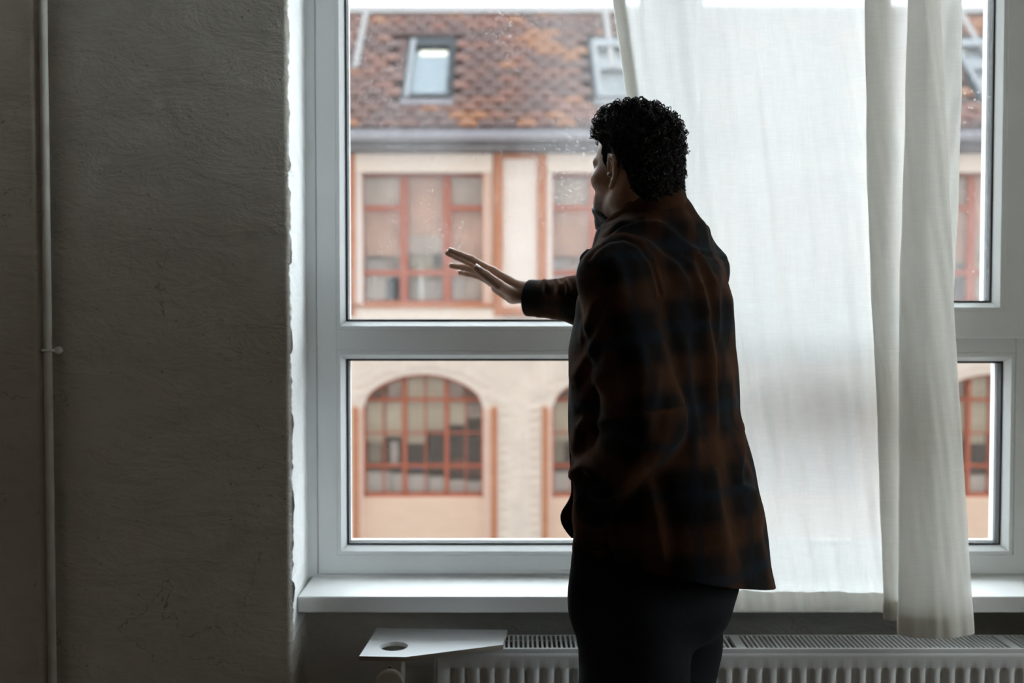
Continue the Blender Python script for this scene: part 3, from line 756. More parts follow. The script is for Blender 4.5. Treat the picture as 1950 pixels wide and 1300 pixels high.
for r_ in range(NR):
    s = s0+r_*th; col = 0; x = XB0-.2+(r_ % 2)*TW/2
    while x < XB1:
        p = proj([rp(x+TW/2, s+th/2)])[0]
        if not sky_at(p[0], p[1]):
            q = f2[r_, col % 80]; mi_ = 3 if q > .66 else 2 if q > .52 else 1 if q > .36 else 0
            inview = (650 < p[0] < 1176) or (1816 < p[0] < 1884)
            if inview and nt < 298:
                shared('roof_tile', TM[mi_], roof, rp(x, s, random.uniform(0, .006))); nt += 1
            else:
                me = TM[mi_]; b0_ = rp(x, s, random.uniform(0, .006))
                stuff[mi_].add([tuple(np.array(v.co)+np.array(b0_)) for v in me.vertices], [tuple(pp.vertices) for pp in me.polygons])
        x += TW; col += 1
# the tiles outside the view: one joined part with the four clays
allv, allf, ami = [], [], []
for i, m_ in enumerate(stuff):
    n = len(allv); allv += m_.v; allf += [tuple(a+n for a in f) for f in m_.f]; ami += [i]*len(m_.f)
rt = mesh_obj('roof_tiles', allv, allf, M['tile0'], roof); rt['kind'] = 'stuff'
for i in (1, 2, 3): rt.data.materials.append(M['tile%d' % i])
rt.data.polygons.foreach_set('material_index', ami)
slab('ridge_cap', XB0-.2, XB1+.2, s1-.12, s1+.12, .02, .06, M['ridge'])
for px in (682, 1163, 1875): 
    x = bx(px)*1.09; slab('verge_strip', x-.05, x+.05, s1-1.9, s1-.1, .055, .07, M['ridge'])
# roof windows
for k in KS:
    xc = bx(812+k*BAY)*1.0
    sa, sb = at_row(192), at_row(82)
    pm = e0+sl*(sa+sb)/2; sc = pm[1]/BY
    x0, x1 = bx(772+k*BAY)*(1+sa*.7071/BY), bx(857+k*BAY)*(1+sa*.7071/BY)
    sk = empty('roof_window', rp((x0+x1)/2, sa), parent=bld)
    S = lambda n, a, b, c, d, h0, h1, m: slab(n, a, b, c, d, h0, h1, M[m], sk, .004)
    S('apron', x0-.05, x1+.06, sa-.16, sa, .03, .05, 'zinc' if k == 0 else 'light_frame')
    w_ = .085; fm = 'dark_frame' if k == 0 else 'light_frame'
    S('side_rail', x0, x0+w_, sa, sb, -.02, .085, 'light_frame'); S('side_rail', x1-w_*.6, x1, sa, sb, -.02, .085, fm)
    S('bottom_rail', x0+w_, x1-w_*.6, sa, sa+.10, -.02, .08, fm); S('top_rail', x0+w_, x1-w_*.6, sb-.24, sb, -.02, .085, fm)
    S('flashing', x0-.05, x0, sa-.05, sb+.06, -.02, .05, 'dark_frame'); S('flashing', x1, x1+.05, sa-.05, sb+.06, -.02, .05, 'dark_frame'); S('flashing', x0, x1, sb, sb+.10, -.02, .06, 'dark_frame')
    if k == 0:
        S('blind', x0+w_, x1-w_*.6, sa+.1, sb-.3, .0, .01, 'sky_blind'); S('blind_case', x0+w_+.08, x1-w_, sb-.44, sb-.26, .012, .02, 'blind_cream')
    else:
        mid = sa+(sb-sa)*.42
        S('opening', x0+w_, x1-w_*.6, sa+.1, sb-.24, -.02, -.01, 'office_dark'); S('cross_rail', x0+w_, x1-w_*.6, mid+.1, mid+.42, .0, .06, 'light_frame')  # the opening is a near-black sheet, coloured as the shade behind the pane
    S('pane', x0+w_, x1-w_*.6, sa+.1, sb-.24, .045, .052, 'glass_roof')
# ------------------------------------------------------------------ the man: signed-distance shapes turned into continuous meshes
def rot(yaw):                                   # columns: right, forward, up of a figure turned yaw to its left
    c, s = math.cos(yaw), math.sin(yaw)
    return np.array([c, s, 0]), np.array([-s, c, 0])
def cone(Q, a, b, ra, rb):
    a = np.asarray(a, np.float32); b = np.asarray(b, np.float32); d = b-a; L = float(d @ d)+1e-12
    t = np.clip((Q-a) @ d/L, 0, 1); e = Q-a-t[:, None]*d
    return np.sqrt((e*e).sum(1)) - (ra+(rb-ra)*t)
def ell(Q, c, r, A=None):
    q = Q-np.asarray(c, np.float32)
    if A is not None: q = q @ A.T
    r = np.asarray(r, np.float32); k0 = np.sqrt(((q/r)**2).sum(1)); k1 = np.sqrt(((q/r**2)**2).sum(1))+1e-9
    return k0*(k0-1)/k1
def smin(a, b, k):
    h = np.clip(.5+.5*(b-a)/k, 0, 1); return b+(a-b)*h-k*h*(1-h)
def smax(a, b, k): return -smin(-a, -b, k)
def nets(f, lo, hi, h, B=8):
    """naive surface nets, evaluated only in blocks near the surface"""
    lo = np.asarray(lo, np.float32); n = (np.ceil((np.asarray(hi)-lo)/h/B).astype(int))
    N = n*B
    cc = np.stack(np.meshgrid(*[np.arange(k) for k in n], indexing='ij'), -1).reshape(-1, 3)
    dc = f((lo+(cc*B+(B-1)/2)*h).astype(np.float32))
    D = np.repeat(np.repeat(np.repeat(dc.reshape(n), B, 0), B, 1), B, 2).astype(np.float32)
    near = cc[np.abs(dc) < B*h*.87*1.5+.012]
    off = np.stack(np.meshgrid(*[np.arange(B)]*3, indexing='ij'), -1).reshape(-1, 3)
    for i in range(0, len(near), 400):
        I = (near[i:i+400, None, :]*B+off[None]).reshape(-1, 3)
        D[I[:, 0], I[:, 1], I[:, 2]] = f((lo+I*h).astype(np.float32))
    S = D < 0
    cnt = np.zeros(N-1, np.int8); cor = [(a, b, c) for a in (0, 1) for b in (0, 1) for c in (0, 1)]
    for (a, b, c) in cor: cnt += S[a:N[0]-1+a, b:N[1]-1+b, c:N[2]-1+c]
    cells = np.argwhere((cnt > 0) & (cnt < 8)); idx = -np.ones(N-1, np.int64); idx[tuple(cells.T)] = np.arange(len(cells))
    acc = np.zeros((len(cells), 3)); num = np.zeros(len(cells))
    dv = {c: D[cells[:, 0]+c[0], cells[:, 1]+c[1], cells[:, 2]+c[2]] for c in cor}
    for c in cor:
        for ax in range(3):
            if c[ax] == 0:
                e = list(c); e[ax] = 1; e = tuple(e); d0, d1 = dv[c], dv[e]; m = (d0 < 0) != (d1 < 0)
                t = np.where(m, d0/np.where(m, d0-d1, 1), 0); p = np.array(c, float)[None]+np.zeros((len(cells), 1)); p[:, ax] += t
                acc[m] += p[m]; num += m
    V = lo+(cells+acc/num[:, None])*h
    Q = []
    for ax in range(3):
        u, w = [(1, 2), (2, 0), (0, 1)][ax]
        a = [slice(None)]*3; b = [slice(None)]*3; a[ax] = slice(0, N[ax]-1); b[ax] = slice(1, N[ax])
        chg = S[tuple(a)] != S[tuple(b)]; E = np.argwhere(chg)
        E = E[(E[:, u] > 0) & (E[:, w] > 0) & (E[:, u] < N[u]-1) & (E[:, w] < N[w]-1)]
        ins = S[tuple(E.T)]
        def cell(du, dw):
            c = E.copy(); c[:, u] -= du; c[:, w] -= dw; return idx[tuple(c.T)]
        q = np.stack([cell(1, 1), cell(0, 1), cell(0, 0), cell(1, 0)], 1); q[~ins] = q[~ins][:, ::-1]; Q.append(q)
    Q = np.vstack(Q); Q = Q[(Q >= 0).all(1)]
    return V, Q
def relax(V, Q, it=2, lam=.5):
    for _ in range(it):
        s = np.zeros_like(V); c = np.zeros(len(V))
        for a, b in ((0, 1), (1, 2), (2, 3), (3, 0)):
            np.add.at(s, Q[:, a], V[Q[:, b]]); np.add.at(s, Q[:, b], V[Q[:, a]]); np.add.at(c, Q[:, a], 1); np.add.at(c, Q[:, b], 1)
        V = V + lam*(s/np.maximum(c, 1)[:, None]-V)
    return V
def vnormals(V, Q):
    n = np.cross(V[Q[:, 2]]-V[Q[:, 0]], V[Q[:, 3]]-V[Q[:, 1]]); N = np.zeros_like(V)
    for k in range(4): np.add.at(N, Q[:, k], n)
    return N/np.maximum(np.linalg.norm(N, axis=1), 1e-12)[:, None]

# ---- materials
t = NT('warm_brown_skin'); v = t.coords(); f = t.noise(v, 60, 5)
sk = t.ramp(f, [(.3, (.33, .19, .125)), (.7, (.42, .25, .17))]); sa_ = t.n('Attribute', attribute_name='stubble')
st_ = t.math('MULTIPLY', sa_.outputs['Fac'], t.ramp(t.noise(v, 900, 2), [(.35, (.45, .45, .45)), (.65, (1, 1, 1))]))
M['skin'] = t.set(t.mix(t.math('MULTIPLY', st_, .75), sk, (.035, .026, .022)), .48, t.bump(t.noise(v, 500, 4), .15, .0006), Subsurface_Weight=.08, Subsurface_Radius=(.012, .005, .003), Specular_IOR_Level=.4)
M['nail'] = plain('fingernail', (.55, .38, .31), .3)
M['hair'] = plain('black_brown_hair', (.014, .0105, .009), .42, .3, 40, Specular_IOR_Level=.4)
M['hair_base'] = plain('black_hair_roots', (.010, .008, .007), .95, .3, 60, .4, .002, Specular_IOR_Level=.03)
M['beard'] = plain('black_beard', (.014, .011, .010), .6, .3, 80)
M['eye'] = plain('eye_white', (.75, .72, .68), .2)
M['jeans'] = plain('black_denim', (.0045, .005, .0062), .9, .25, 90, .3, .0006, Specular_IOR_Level=.15)
M['shoe'] = plain('black_shoe_leather', (.012, .011, .010), .5)
M['button'] = plain('dark_button', (.03, .025, .022), .35)
t = NT('dark_plaid_wool')
at = t.n('Attribute', attribute_name='plaid'); sp = t.n('SeparateXYZ'); t.l(at.outputs['Vector'], sp.inputs[0])
v = t.coords(); wob = t.math('MULTIPLY', t.noise(v, 60, 4), .010)
def band(src, period, c, w, soft=.6):
    x = t.math('FRACT', t.math('DIVIDE', t.math('ADD', src, wob), period)); d = t.math('ABSOLUTE', t.math('SUBTRACT', x, c))
    return t.math('SUBTRACT', 1, t.math('DIVIDE', t.math('SUBTRACT', d, w*(1-soft)), w*soft), clamp=True)
fz_ = t.noise(v, 420, 4, .7)
col = t.mix(1, (.0080, .0063, .0052), (.0080, .0063, .0052))
rv = band(sp.outputs[0], .125, .30, .22); rh = band(sp.outputs[1], .145, .35, .24)
bv = band(sp.outputs[0], .125, .80, .10); bh = band(sp.outputs[1], .145, .86, .10)
col = t.mix(t.math('MULTIPLY', rv, .60), col, (.046, .0180, .0072)); col = t.mix(t.math('MULTIPLY', rh, .62), col, (.050, .0195, .0076))
col = t.mix(t.math('MULTIPLY', bv, .45), col, (.006, .0105, .0145)); col = t.mix(t.math('MULTIPLY', bh, .6), col, (.007, .0125, .0175))
col = t.mix(.5, col, t.mix(1, col, t.ramp(fz_, [(.3, (.45, .45, .45)), (.7, (1, 1, 1))]), 'MULTIPLY'))
M['plaid'] = t.set(col, .95, t.bump(fz_, .5, .0016, t.bump(t.noise(v, 45, 5), .35, .004)), Sheen_Weight=.24, Sheen_Roughness=.35, Sheen_Tint=t.mix(.85, (.5, .3, .2), t.mix(1, col, (14., 14., 14.), 'MULTIPLY')), Specular_IOR_Level=.08)

# ---- skeleton (metres)
R, Fw = rot(math.radians(60)); U = np.array([0, 0, 1.0])
TC = np.array([(1240-975)/F*1.90, 1.90, 0])                       # torso axis
HB, HF = rot(math.radians(38)); HL = -HB; HS = .91                           # head: left and forward
HO = P(1217, 327, 1.885)                                           # between the ears
def head(u, vv, w): return HO + (HL*u + HF*vv + U*w)*HS
AH = (np.stack([HL, HF, U])/HS).astype(np.float32)
shL = TC - R*.172 + U*1.505; shR = TC + R*.172 + U*1.505 + Fw*.01
elL = P(1226, 800, 1.70); wrL = P(1132, 1036, 1.775)
elR = np.array([.235, 2.185, 1.425]); wrR = P(1004, 557, 2.285)
neck0 = head(0, -.024, -.045); neck1 = TC + U*1.545 - R*.005 
J = dict(I=[(938, 517, 2.268), (898, 494, 2.262), (876, 485, 2.259), (858, 477.5, 2.256)], M=[(934, 522, 2.287), (893, 499, 2.292), (870, 488.5, 2.294), (853, 482, 2.296)],
         R=[(932, 529, 2.306), (901, 512.5, 2.318), (880, 508.5, 2.324), (860, 506, 2.330)], K=[(936, 537, 2.322), (908, 524.5, 2.340), (892, 521.5, 2.347), (876, 519, 2.353)],
         T=[(980, 562, 2.272), (950, 543, 2.236), (925, 524, 2.226), (908, 511.5, 2.222)])
J = {k: [P(*p) for p in v] for k, v in J.items()}
RAD = dict(I=(.0098, .0088, .0078, .0066), M=(.0100, .0090, .0079, .0067), R=(.0096, .0084, .0074, .0062), K=(.0088, .0074, .0064, .0055), T=(.0150, .0125, .0108, .0088))

def sd_face(Q):
    q = (Q-HO.astype(np.float32)) @ AH.T                           # local: left, forward, up
    s = np.abs(q[:, :1]); m = np.concatenate([s, q[:, 1:]], 1)
    d = ell(q, (0, -.004, .038), (.0700, .0870, .079))
    d = smin(d, ell(q, (0, .040, .035), (.060, .058, .058)), .025)
    d = smin(d, ell(q, (0, .040, -.030), (.057, .056, .075)), .025)
    d = smin(d, cone(m, (.056, -.002, -.040), (.047, .012, -.062), .016, .015), .02)
    d = smin(d, cone(m, (.047, .012, -.062), (.013, .083, -.095), .016, .016), .022)
    d = smin(d, ell(q, (0, .085, -.091), (.024, .019, .019)), .018)
    d = smin(d, ell(m, (.046, .062, -.014), (.024, .024, .022)), .022)         # cheekbone
    d = smin(d, cone(m, (.012, .094, .026), (.048, .074, .024), .0095, .010), .012)   # brow
    d = smax(d, -ell(m, (.033, .098, .010), (.017, .016, .0105)), .010)        # eye socket
    d = smin(d, ell(m, (.032, .081, .009), (.0135, .0130, .0115)), .004)        # lids
    d = smin(d, cone(q, (0, .094, .014), (0, .112, -.026), .0070, .0105), .008)   # nose
    d = smin(d, ell(m, (.012, .104, -.030), (.009, .012, .008)), .005)
    d = smin(d, cone(m, (0, .0975, -.052), (.020, .086, -.056), .0055, .004), .006)  # lips
    d = smin(d, cone(m, (0, .0965, -.063), (.018, .086, -.060), .0062, .004), .005)
    d = smin(d, ell(m, (.024, .076, -.060), (.027, .024, .030)), .014)          # muzzle
    d = smin(d, ell(m, (.060, -.014, -.020), (.012, .018, .026)), .012)         # mastoid
    return d
# ear: helix, antihelix, concha, tragus and lobe in a plane that flares off the head
e1 = np.array([.36, -.93, 0]); e3 = np.array([.10, -.06, .99]); e3 -= e1*(e3 @ e1); e3 /= np.linalg.norm(e3); e2 = np.cross(e3, e1)
if e2[0] < 0: e2 = -e2
def earp(a, b, c=0): return np.array([.0675, .015, -.005]) + e1*a + e3*b + e2*c
HX = [(-.001, .003), (.000, .016), (.006, .0265), (.015, .0305), (.025, .0265), (.0305, .015), (.030, .002), (.0255, -.010), (.018, -.020), (.011, -.027), (.005, -.0285)]
AX = [(.012, .021), (.019, .012), (.0205, .001), (.017, -.010), (.011, -.016)]
def sd_ear(Q):
    q = (Q-HO.astype(np.float32)) @ AH.T
    m = np.concatenate([np.abs(q[:, :1]), q[:, 1:]], 1)
    l = (m-earp(0, 0).astype(np.float32))/1.06; L = np.stack([l @ e1, l @ e3, l @ e2], 1).astype(np.float32)
    d = ell(L, (.0145, .004, -.0045), (.0155, .0265, .0034))
    for i, (a, b) in enumerate(zip(HX[:-1], HX[1:])):
        r = .0042 if i < 8 else .0058
        d = smin(d, cone(L, (*a, .0022), (*b, .0022), r*.92, r*.92), .0022)
    for a, b in zip(AX[:-1], AX[1:]): d = smin(d, cone(L, (*a, .0012), (*b, .0012), .0027, .0027), .0025)
    d = smax(d, -ell(L, (.0085, -.004, .004), (.0085, .0125, .0075)), .004)
    d = smin(d, cone(L, (-.002, -.004, .002), (.003, -.005, .0035), .0042, .0034), .003)
    d = smin(d, ell(L, (.0095, -.0255, 0), (.0075, .0075, .0042)), .004)
    d = smin(d, cone(L, (.004, .012, -.006), (.006, -.016, -.006), .007, .007), .008)   # root
    return d
def sd_hand(Q):
    d = None
    for k, pts in J.items():
        c = None
        for i in range(3):
            s = cone(Q, pts[i], pts[i+1], RAD[k][i], RAD[k][i+1]); c = s if c is None else smin(c, s, .004)
        if k != 'T': c = smin(c, cone(Q, pts[0], wrR+(pts[0]-wrR)*.12, RAD[k][0]*1.10, .0155), .008)
        else: c = smin(c, cone(Q, pts[0], wrR+(pts[1]-wrR)*.05, .0160, .0150), .010)
        d = c if d is None else smin(d, c, .0045)
    d = smin(d, cone(Q, P(975, 565, 2.285), P(945, 548, 2.300), .0155, .0120), .012)     # heel of the palm
    d = smin(d, cone(Q, wrR, wrR+(elR-wrR)*.35, .0245, .030), .018)
    return d
def sd_limbs(Q):
    d = cone(Q, wrR+(elR-wrR)*.1, elR, .026, .040)
    d = smin(d, cone(Q, elR, shR, .042, .055), .02)
    d = smin(d, cone(Q, shL, elL, .054, .042), .02); d = smin(d, cone(Q, elL, wrL+R*.02+U*.015, .041, .024), .02)
    hd = wrL+R*.080+U*-.085
    d = smin(d, cone(Q, wrL+R*.02+U*.015, hd, .024, .028), .015)
    A = np.stack([R, Fw, U]).astype(np.float32)
    d = smin(d, ell(Q, TC+U*1.32, (.165, .105, .24), A), .05); d = smin(d, ell(Q, TC+U*1.02, (.150, .105, .17), A), .06)
    d = smin(d, cone(Q, TC-R*.10+U*1.49, TC+R*.10+U*1.49, .050, .050), .04)
    for s in (-1, 1):
        hip = TC+R*.085*s+U*.92; kn = TC+R*.10*s+U*.49+Fw*.02; an = TC+R*.11*s+U*.09-Fw*.02
        d = smin(d, cone(Q, hip, kn, .083, .055), .03); d = smin(d, cone(Q, kn, an, .054, .038), .02)
        d = smin(d, cone(Q, an-U*.045-Fw*.03, an-U*.05+Fw*.13, .036, .030), .02)
    return d
def sd_neck(Q):
    d = cone(Q, neck0, neck1, .047, .053)
    for s in (-1, 1): d = smin(d, cone(Q, head(.052*s, -.018, -.030), TC+Fw*.075-R*.025*s*1.0+U*1.50, .0135, .011), .012)
    d = smin(d, cone(Q, head(0, -.044, -.01), TC-Fw*.02+U*1.50, .034, .045), .03)
    return d
def sd_body(Q):
    d = smin(sd_face(Q), sd_neck(Q), .016)
    return smin(d, sd_limbs(Q), .03)
def region(f, lo, hi, h, it=1):
    V, Q = nets(f, lo, hi, h); return relax(V, Q, it, .4), Q
parts = []
parts.append(region(lambda q: smin(sd_face(q), sd_neck(q), .016), HO-np.array([.15, .16, .19]), HO+np.array([.15, .16, .15]), .0025))
parts.append(region(sd_ear, HO+np.array([-.13, -.12, -.06]), HO+np.array([.13, .12, .06]), .0012))
parts.append(region(sd_hand, np.minimum.reduce([p for v in J.values() for p in v]+[wrR])-.03, np.maximum.reduce([p for v in J.values() for p in v]+[wrR])+np.array([.10, .03, .03]), .0018))
parts.append(region(lambda q: smin(sd_limbs(q), sd_neck(q), .03), TC+np.array([-.42, -.45, .0]), TC+np.array([.40, .48, 1.60]), .010))
VV, QQ = [], []; n = 0
for V, Q in parts: VV.append(V); QQ.append(Q+n); n += len(V)
foot = np.array([TC[0], TC[1], 0.0])
man = empty('person', foot, 'person in a dark plaid wool jacket and black trousers reaching one hand towards the window', 'person')
body = mesh_obj('body', np.vstack(VV), np.vstack(QQ), M['skin'], man, smooth=True)
BV = np.vstack(VV); qb = (BV-HO) @ AH.T.astype(float); mb = np.abs(qb[:, 0])
st = np.clip((-.040-qb[:, 2])/.025, 0, 1)*np.clip((qb[:, 1]-.004)/.03, 0, 1)*np.clip((qb[:, 2]+.125)/.02, 0, 1)*(np.abs(qb[:, 0]) < .09)
sa2 = body.data.attributes.new('stubble', 'FLOAT', 'POINT'); sa2.data.foreach_set('value', st.astype(np.float32))
for s in (-1, 1):
    bm = bmesh.new(); bmesh.ops.create_uvsphere(bm, u_segments=16, v_segments=10, radius=.0115)
    me = bpy.data.meshes.new('eye'); bm.to_mesh(me); bm.free(); me.materials.append(M['eye']); link('eye', me, man, head(.032*s, .0845, .009))
# nails
for k in 'IMRKT':
    a, b = J[k][2], J[k][3]; dr = (b-a)/np.linalg.norm(b-a); up = np.array([0, 0, 1.0]) if k != 'T' else np.array([-.25, -.35, .9]); up -= dr*(up @ dr); up /= np.linalg.norm(up); sd = np.cross(dr, up)
    r = RAD[k][3]; m_ = MB(); V = []
    for i in range(5):
        for j in range(5):
            x = -.5+i/4; y = -.5+j/4; V.append(b + dr*(x*r*1.5+.0015) + sd*y*r*1.35 + up*(r*(1.0-.55*y*y*1.4)+.0003 - .001*(x > .4)))
    m_.add(V, [(i*5+j, i*5+j+1, (i+1)*5+j+1, (i+1)*5+j) for i in range(4) for j in range(4)])
    m_.build('fingernail', M['nail'], body, smooth=True)

# ---- hair: a dense cap with hairline, then hundreds of loose curls over it
def lump(q, f, ph): return np.sin(q[:, 0]*f+ph)*np.sin(q[:, 1]*f*1.1+ph*2)*np.sin(q[:, 2]*f*.93+ph*3)
def sd_hair(Q, grow=0.0, bumps=True):
    q = (Q-HO.astype(np.float32)) @ AH.T; s = np.abs(q[:, 0])
    d = ell(q, (0, -.001, .050), (.0790, .0990, .0855))
    d = smin(d, ell(q, (0, .038, .092), (.056, .055, .043)), .03)              # fuller on top in front
    d = smin(d, ell(q, (0, -.044, -.012), (.064, .050, .062)), .03)
    d = smin(d, ell(q, (0, -.054, -.058), (.052, .037, .054)), .03)            # nape
    if bumps: d = d - .0030*lump(q, 230, .3) - .0022*lump(q, 370, 1.1)
    else: d = d-grow
    # hairline: forehead, temple, sideburn, round the ear, nape
    y, z = q[:, 1], q[:, 2]
    line = np.interp(z, [-.12, -.085, -.060, -.040, -.022, -.012, .022, .034, .044, .056, .066, .076, .15], [-.088, -.072, -.052, -.036, -.026, -.020, -.016, .016, .034, .044, .058, .105, .15]).astype(np.float32)
    side = (s > .03)
    cut = (y-line)*.75
    sb = np.maximum(np.maximum(y-.040, .022-y), np.maximum(-.016-z, z-.05))                             # sideburn
    cut = np.minimum(cut, np.maximum(sb, .045-s))
    d = smax(d, cut, .006)
    d = smax(d, -(z+.105), .006)
    return d
Vh, Qh = region(sd_hair, HO-np.array([.14, .14, .13]), HO+np.array([.14, .14, .16]), .0025, 1)
hair = mesh_obj('hair', Vh, Qh, M['hair_base'], man, smooth=True)
Nh = vnormals(Vh, Qh)
hr_ = np.random.default_rng(11)
qh = (Vh-HO) @ AH.T.astype(float)
w = np.clip((qh[:, 2]+.085)/.06, .12, 1)*(sd_face(Vh.astype(np.float32)) > .004)*~((qh[:, 1] > .0) & (qh[:, 2] < .074) & (np.abs(qh[:, 0]) > .02))
pick = hr_.choice(len(Vh), 2600, p=w/w.sum())
cv, cf = [], []; base = 0
for i in pick:
    p, nn = Vh[i], Nh[i]
    top = np.clip(qh[i, 2]/.10, 0, 1)*np.clip((qh[i, 1]+.08)/.1, .45, 1)
    ax = hr_.normal(size=3); ax -= nn*(ax @ nn)*.75; ax /= np.linalg.norm(ax)
    a = np.cross(ax, nn); a /= np.linalg.norm(a); b = np.cross(ax, a)
    big = hr_.random() < .30*top+.05; rc = (.0030+.0024*hr_.random()+(.0022 if big else 0))*(.75+.45*top)*np.clip((qh[i, 2]+.13)/.13, .45, 1); turns = .8+1.3*hr_.random(); m = 15
    tt = np.linspace(0, turns*2*math.pi, m); ph = hr_.random()*6.28; stretch = .004+.006*hr_.random()
    ctr = p + nn*(rc*(.95 if big else .5)-.001)
    pts = ctr + ax*((np.linspace(-.5, .5, m))*stretch)[:, None] + (rc*np.linspace(1.1, .75, m)*np.cos(tt+ph))[:, None]*a + (rc*np.sin(tt+ph))[:, None]*b
    T = np.gradient(pts, axis=0); T /= np.linalg.norm(T, axis=1)[:, None]; s1 = np.cross(T, ax+.01); s1 /= np.linalg.norm(s1, axis=1)[:, None]; s2 = np.cross(T, s1)
    rr = ((.00105 if big else .00075)*np.concatenate([np.ones(m-3), [.8, .55, .15]]))[:, None]
    ring = np.stack([pts+s1*rr, pts-.5*s1*rr+.87*s2*rr, pts-.5*s1*rr-.87*s2*rr], 1).reshape(-1, 3)
    cv.append(ring); k = np.arange(m-1)[:, None]*3
    for j in range(3): cf.append(np.stack([base+k+j, base+k+(j+1) % 3, base+k+3+(j+1) % 3, base+k+3+j], -1).reshape(-1, 4))
    base += 3*m
cu = mesh_obj('curls', np.vstack(cv), np.vstack(cf), M['hair'], hair, smooth=True); cu['kind'] = 'stuff'

# ---- beard round the mouth and chin, moustache
def sd_beard(Q):
    q = (Q-HO.astype(np.float32)) @ AH.T; s = np.abs(q[:, 0]); m = np.concatenate([s[:, None], q[:, 1:]], 1)
    d = smin(sd_face(Q), ell(q, (0, .087, -.106), (.024, .021, .016)), .015)-.0055-.0012*lump(q, 520, .7)
    reg = ell(m, (.010, .092, -.100), (.050, .056, .042)); reg = np.minimum(reg, cone(m, (.004, .103, -.043), (.030, .084, -.066), .0055, .0080))
    reg = np.maximum(reg, -(ell(q, (0, .102, -.058), (.019, .02, .0055))))
    return smax(d, reg, .004)
Vb, Qb = region(sd_beard, head(0, .08, -.09)-.075, head(0, .08, -.09)+.075, .0018, 1)
mesh_obj('beard', Vb, Qb, M['beard'], man, smooth=True)
# ---- jacket
A3 = np.stack([R, Fw, U]).astype(np.float32)
TZ = np.array([.84, .92, 1.02, 1.14, 1.26, 1.38, 1.47, 1.53, 1.57])
TX = np.array([.109, .106, .076, .030, .010, .006, .010, .014, .010])       # shift of the axis to the back
TA = np.array([.205, .205, .200, .196, .194, .196, .192, .165, .12])       # half width, shoulder to shoulder
TB_ = np.array([.124, .125, .135, .162, .148, .144, .132, .110, .08])      # half depth
def sd_torso(Q):
    q = (Q-TC.astype(np.float32)) @ A3.T; z = q[:, 2]
    a = np.interp(z, TZ, TA).astype(np.float32); b = np.interp(z, TZ, TB_).astype(np.float32); c = np.interp(z, TZ, TX).astype(np.float32)
    u = q[:, 0]; vv = q[:, 1]+c
    k = (np.abs(u/a)**2.3+np.abs(vv/b)**2.3)**(1/2.3)
    d = (k-1)*np.minimum(a, b)*.95
    return np.maximum(d, np.maximum(z-1.60, .80-z))
NB = P(1236, 405, 1.885)
NB = np.array([NB[0]+.006, NB[1], 1.600])
def sd_sleeveR(Q):
    d = cone(Q, shR+np.array([.0, 0, .0]), elR, .074, .062)
    a = P(1098, 570, 2.235); c = P(1008, 566, 2.288); e = c+(c-a)*.5
    d = smin(d, cone(Q, elR, a, .060, .0505), .03); d = smin(d, cone(Q, a, c, .0500, .0405), .02); d = smin(d, cone(Q, c, e, .0405, .038), .01)
    return d
def sd_sleeveL(Q):
    c = wrL; b = c+(c-elL)*.04
    d = cone(Q, shL, elL, .066, .066); d = smin(d, cone(Q, elL, c+U*.04, .064, .036), .03); d = smin(d, cone(Q, c+U*.04, b, .036, .034), .01); d = smin(d, cone(Q, P(1142, 905, 1.765), P(1136, 965, 1.768), .050, .040), .03)
    return d
def sd_jacket(Q):
    d = sd_torso(Q)
    yoke = cone(Q, NB, TC+R*.182-Fw*.028+U*1.530, .070, .064); yoke = smin(yoke, cone(Q, NB, TC-R*.150+U*1.520, .070, .060), .03)
    yoke = smin(yoke, cone(Q, NB+U*.012-Fw*.010, TC-Fw*.085+U*1.46, .066, .062), .04)
    d = smin(d, yoke, .045)
    d = smin(d, sd_sleeveR(Q), .028); d = smin(d, sd_sleeveL(Q), .016)
    return d
V, Q = nets(sd_jacket, TC+np.array([-.46, -.42, .80]), TC+np.array([.34, .46, 1.70]), .0045)
V = relax(V, Q, 2, .5)

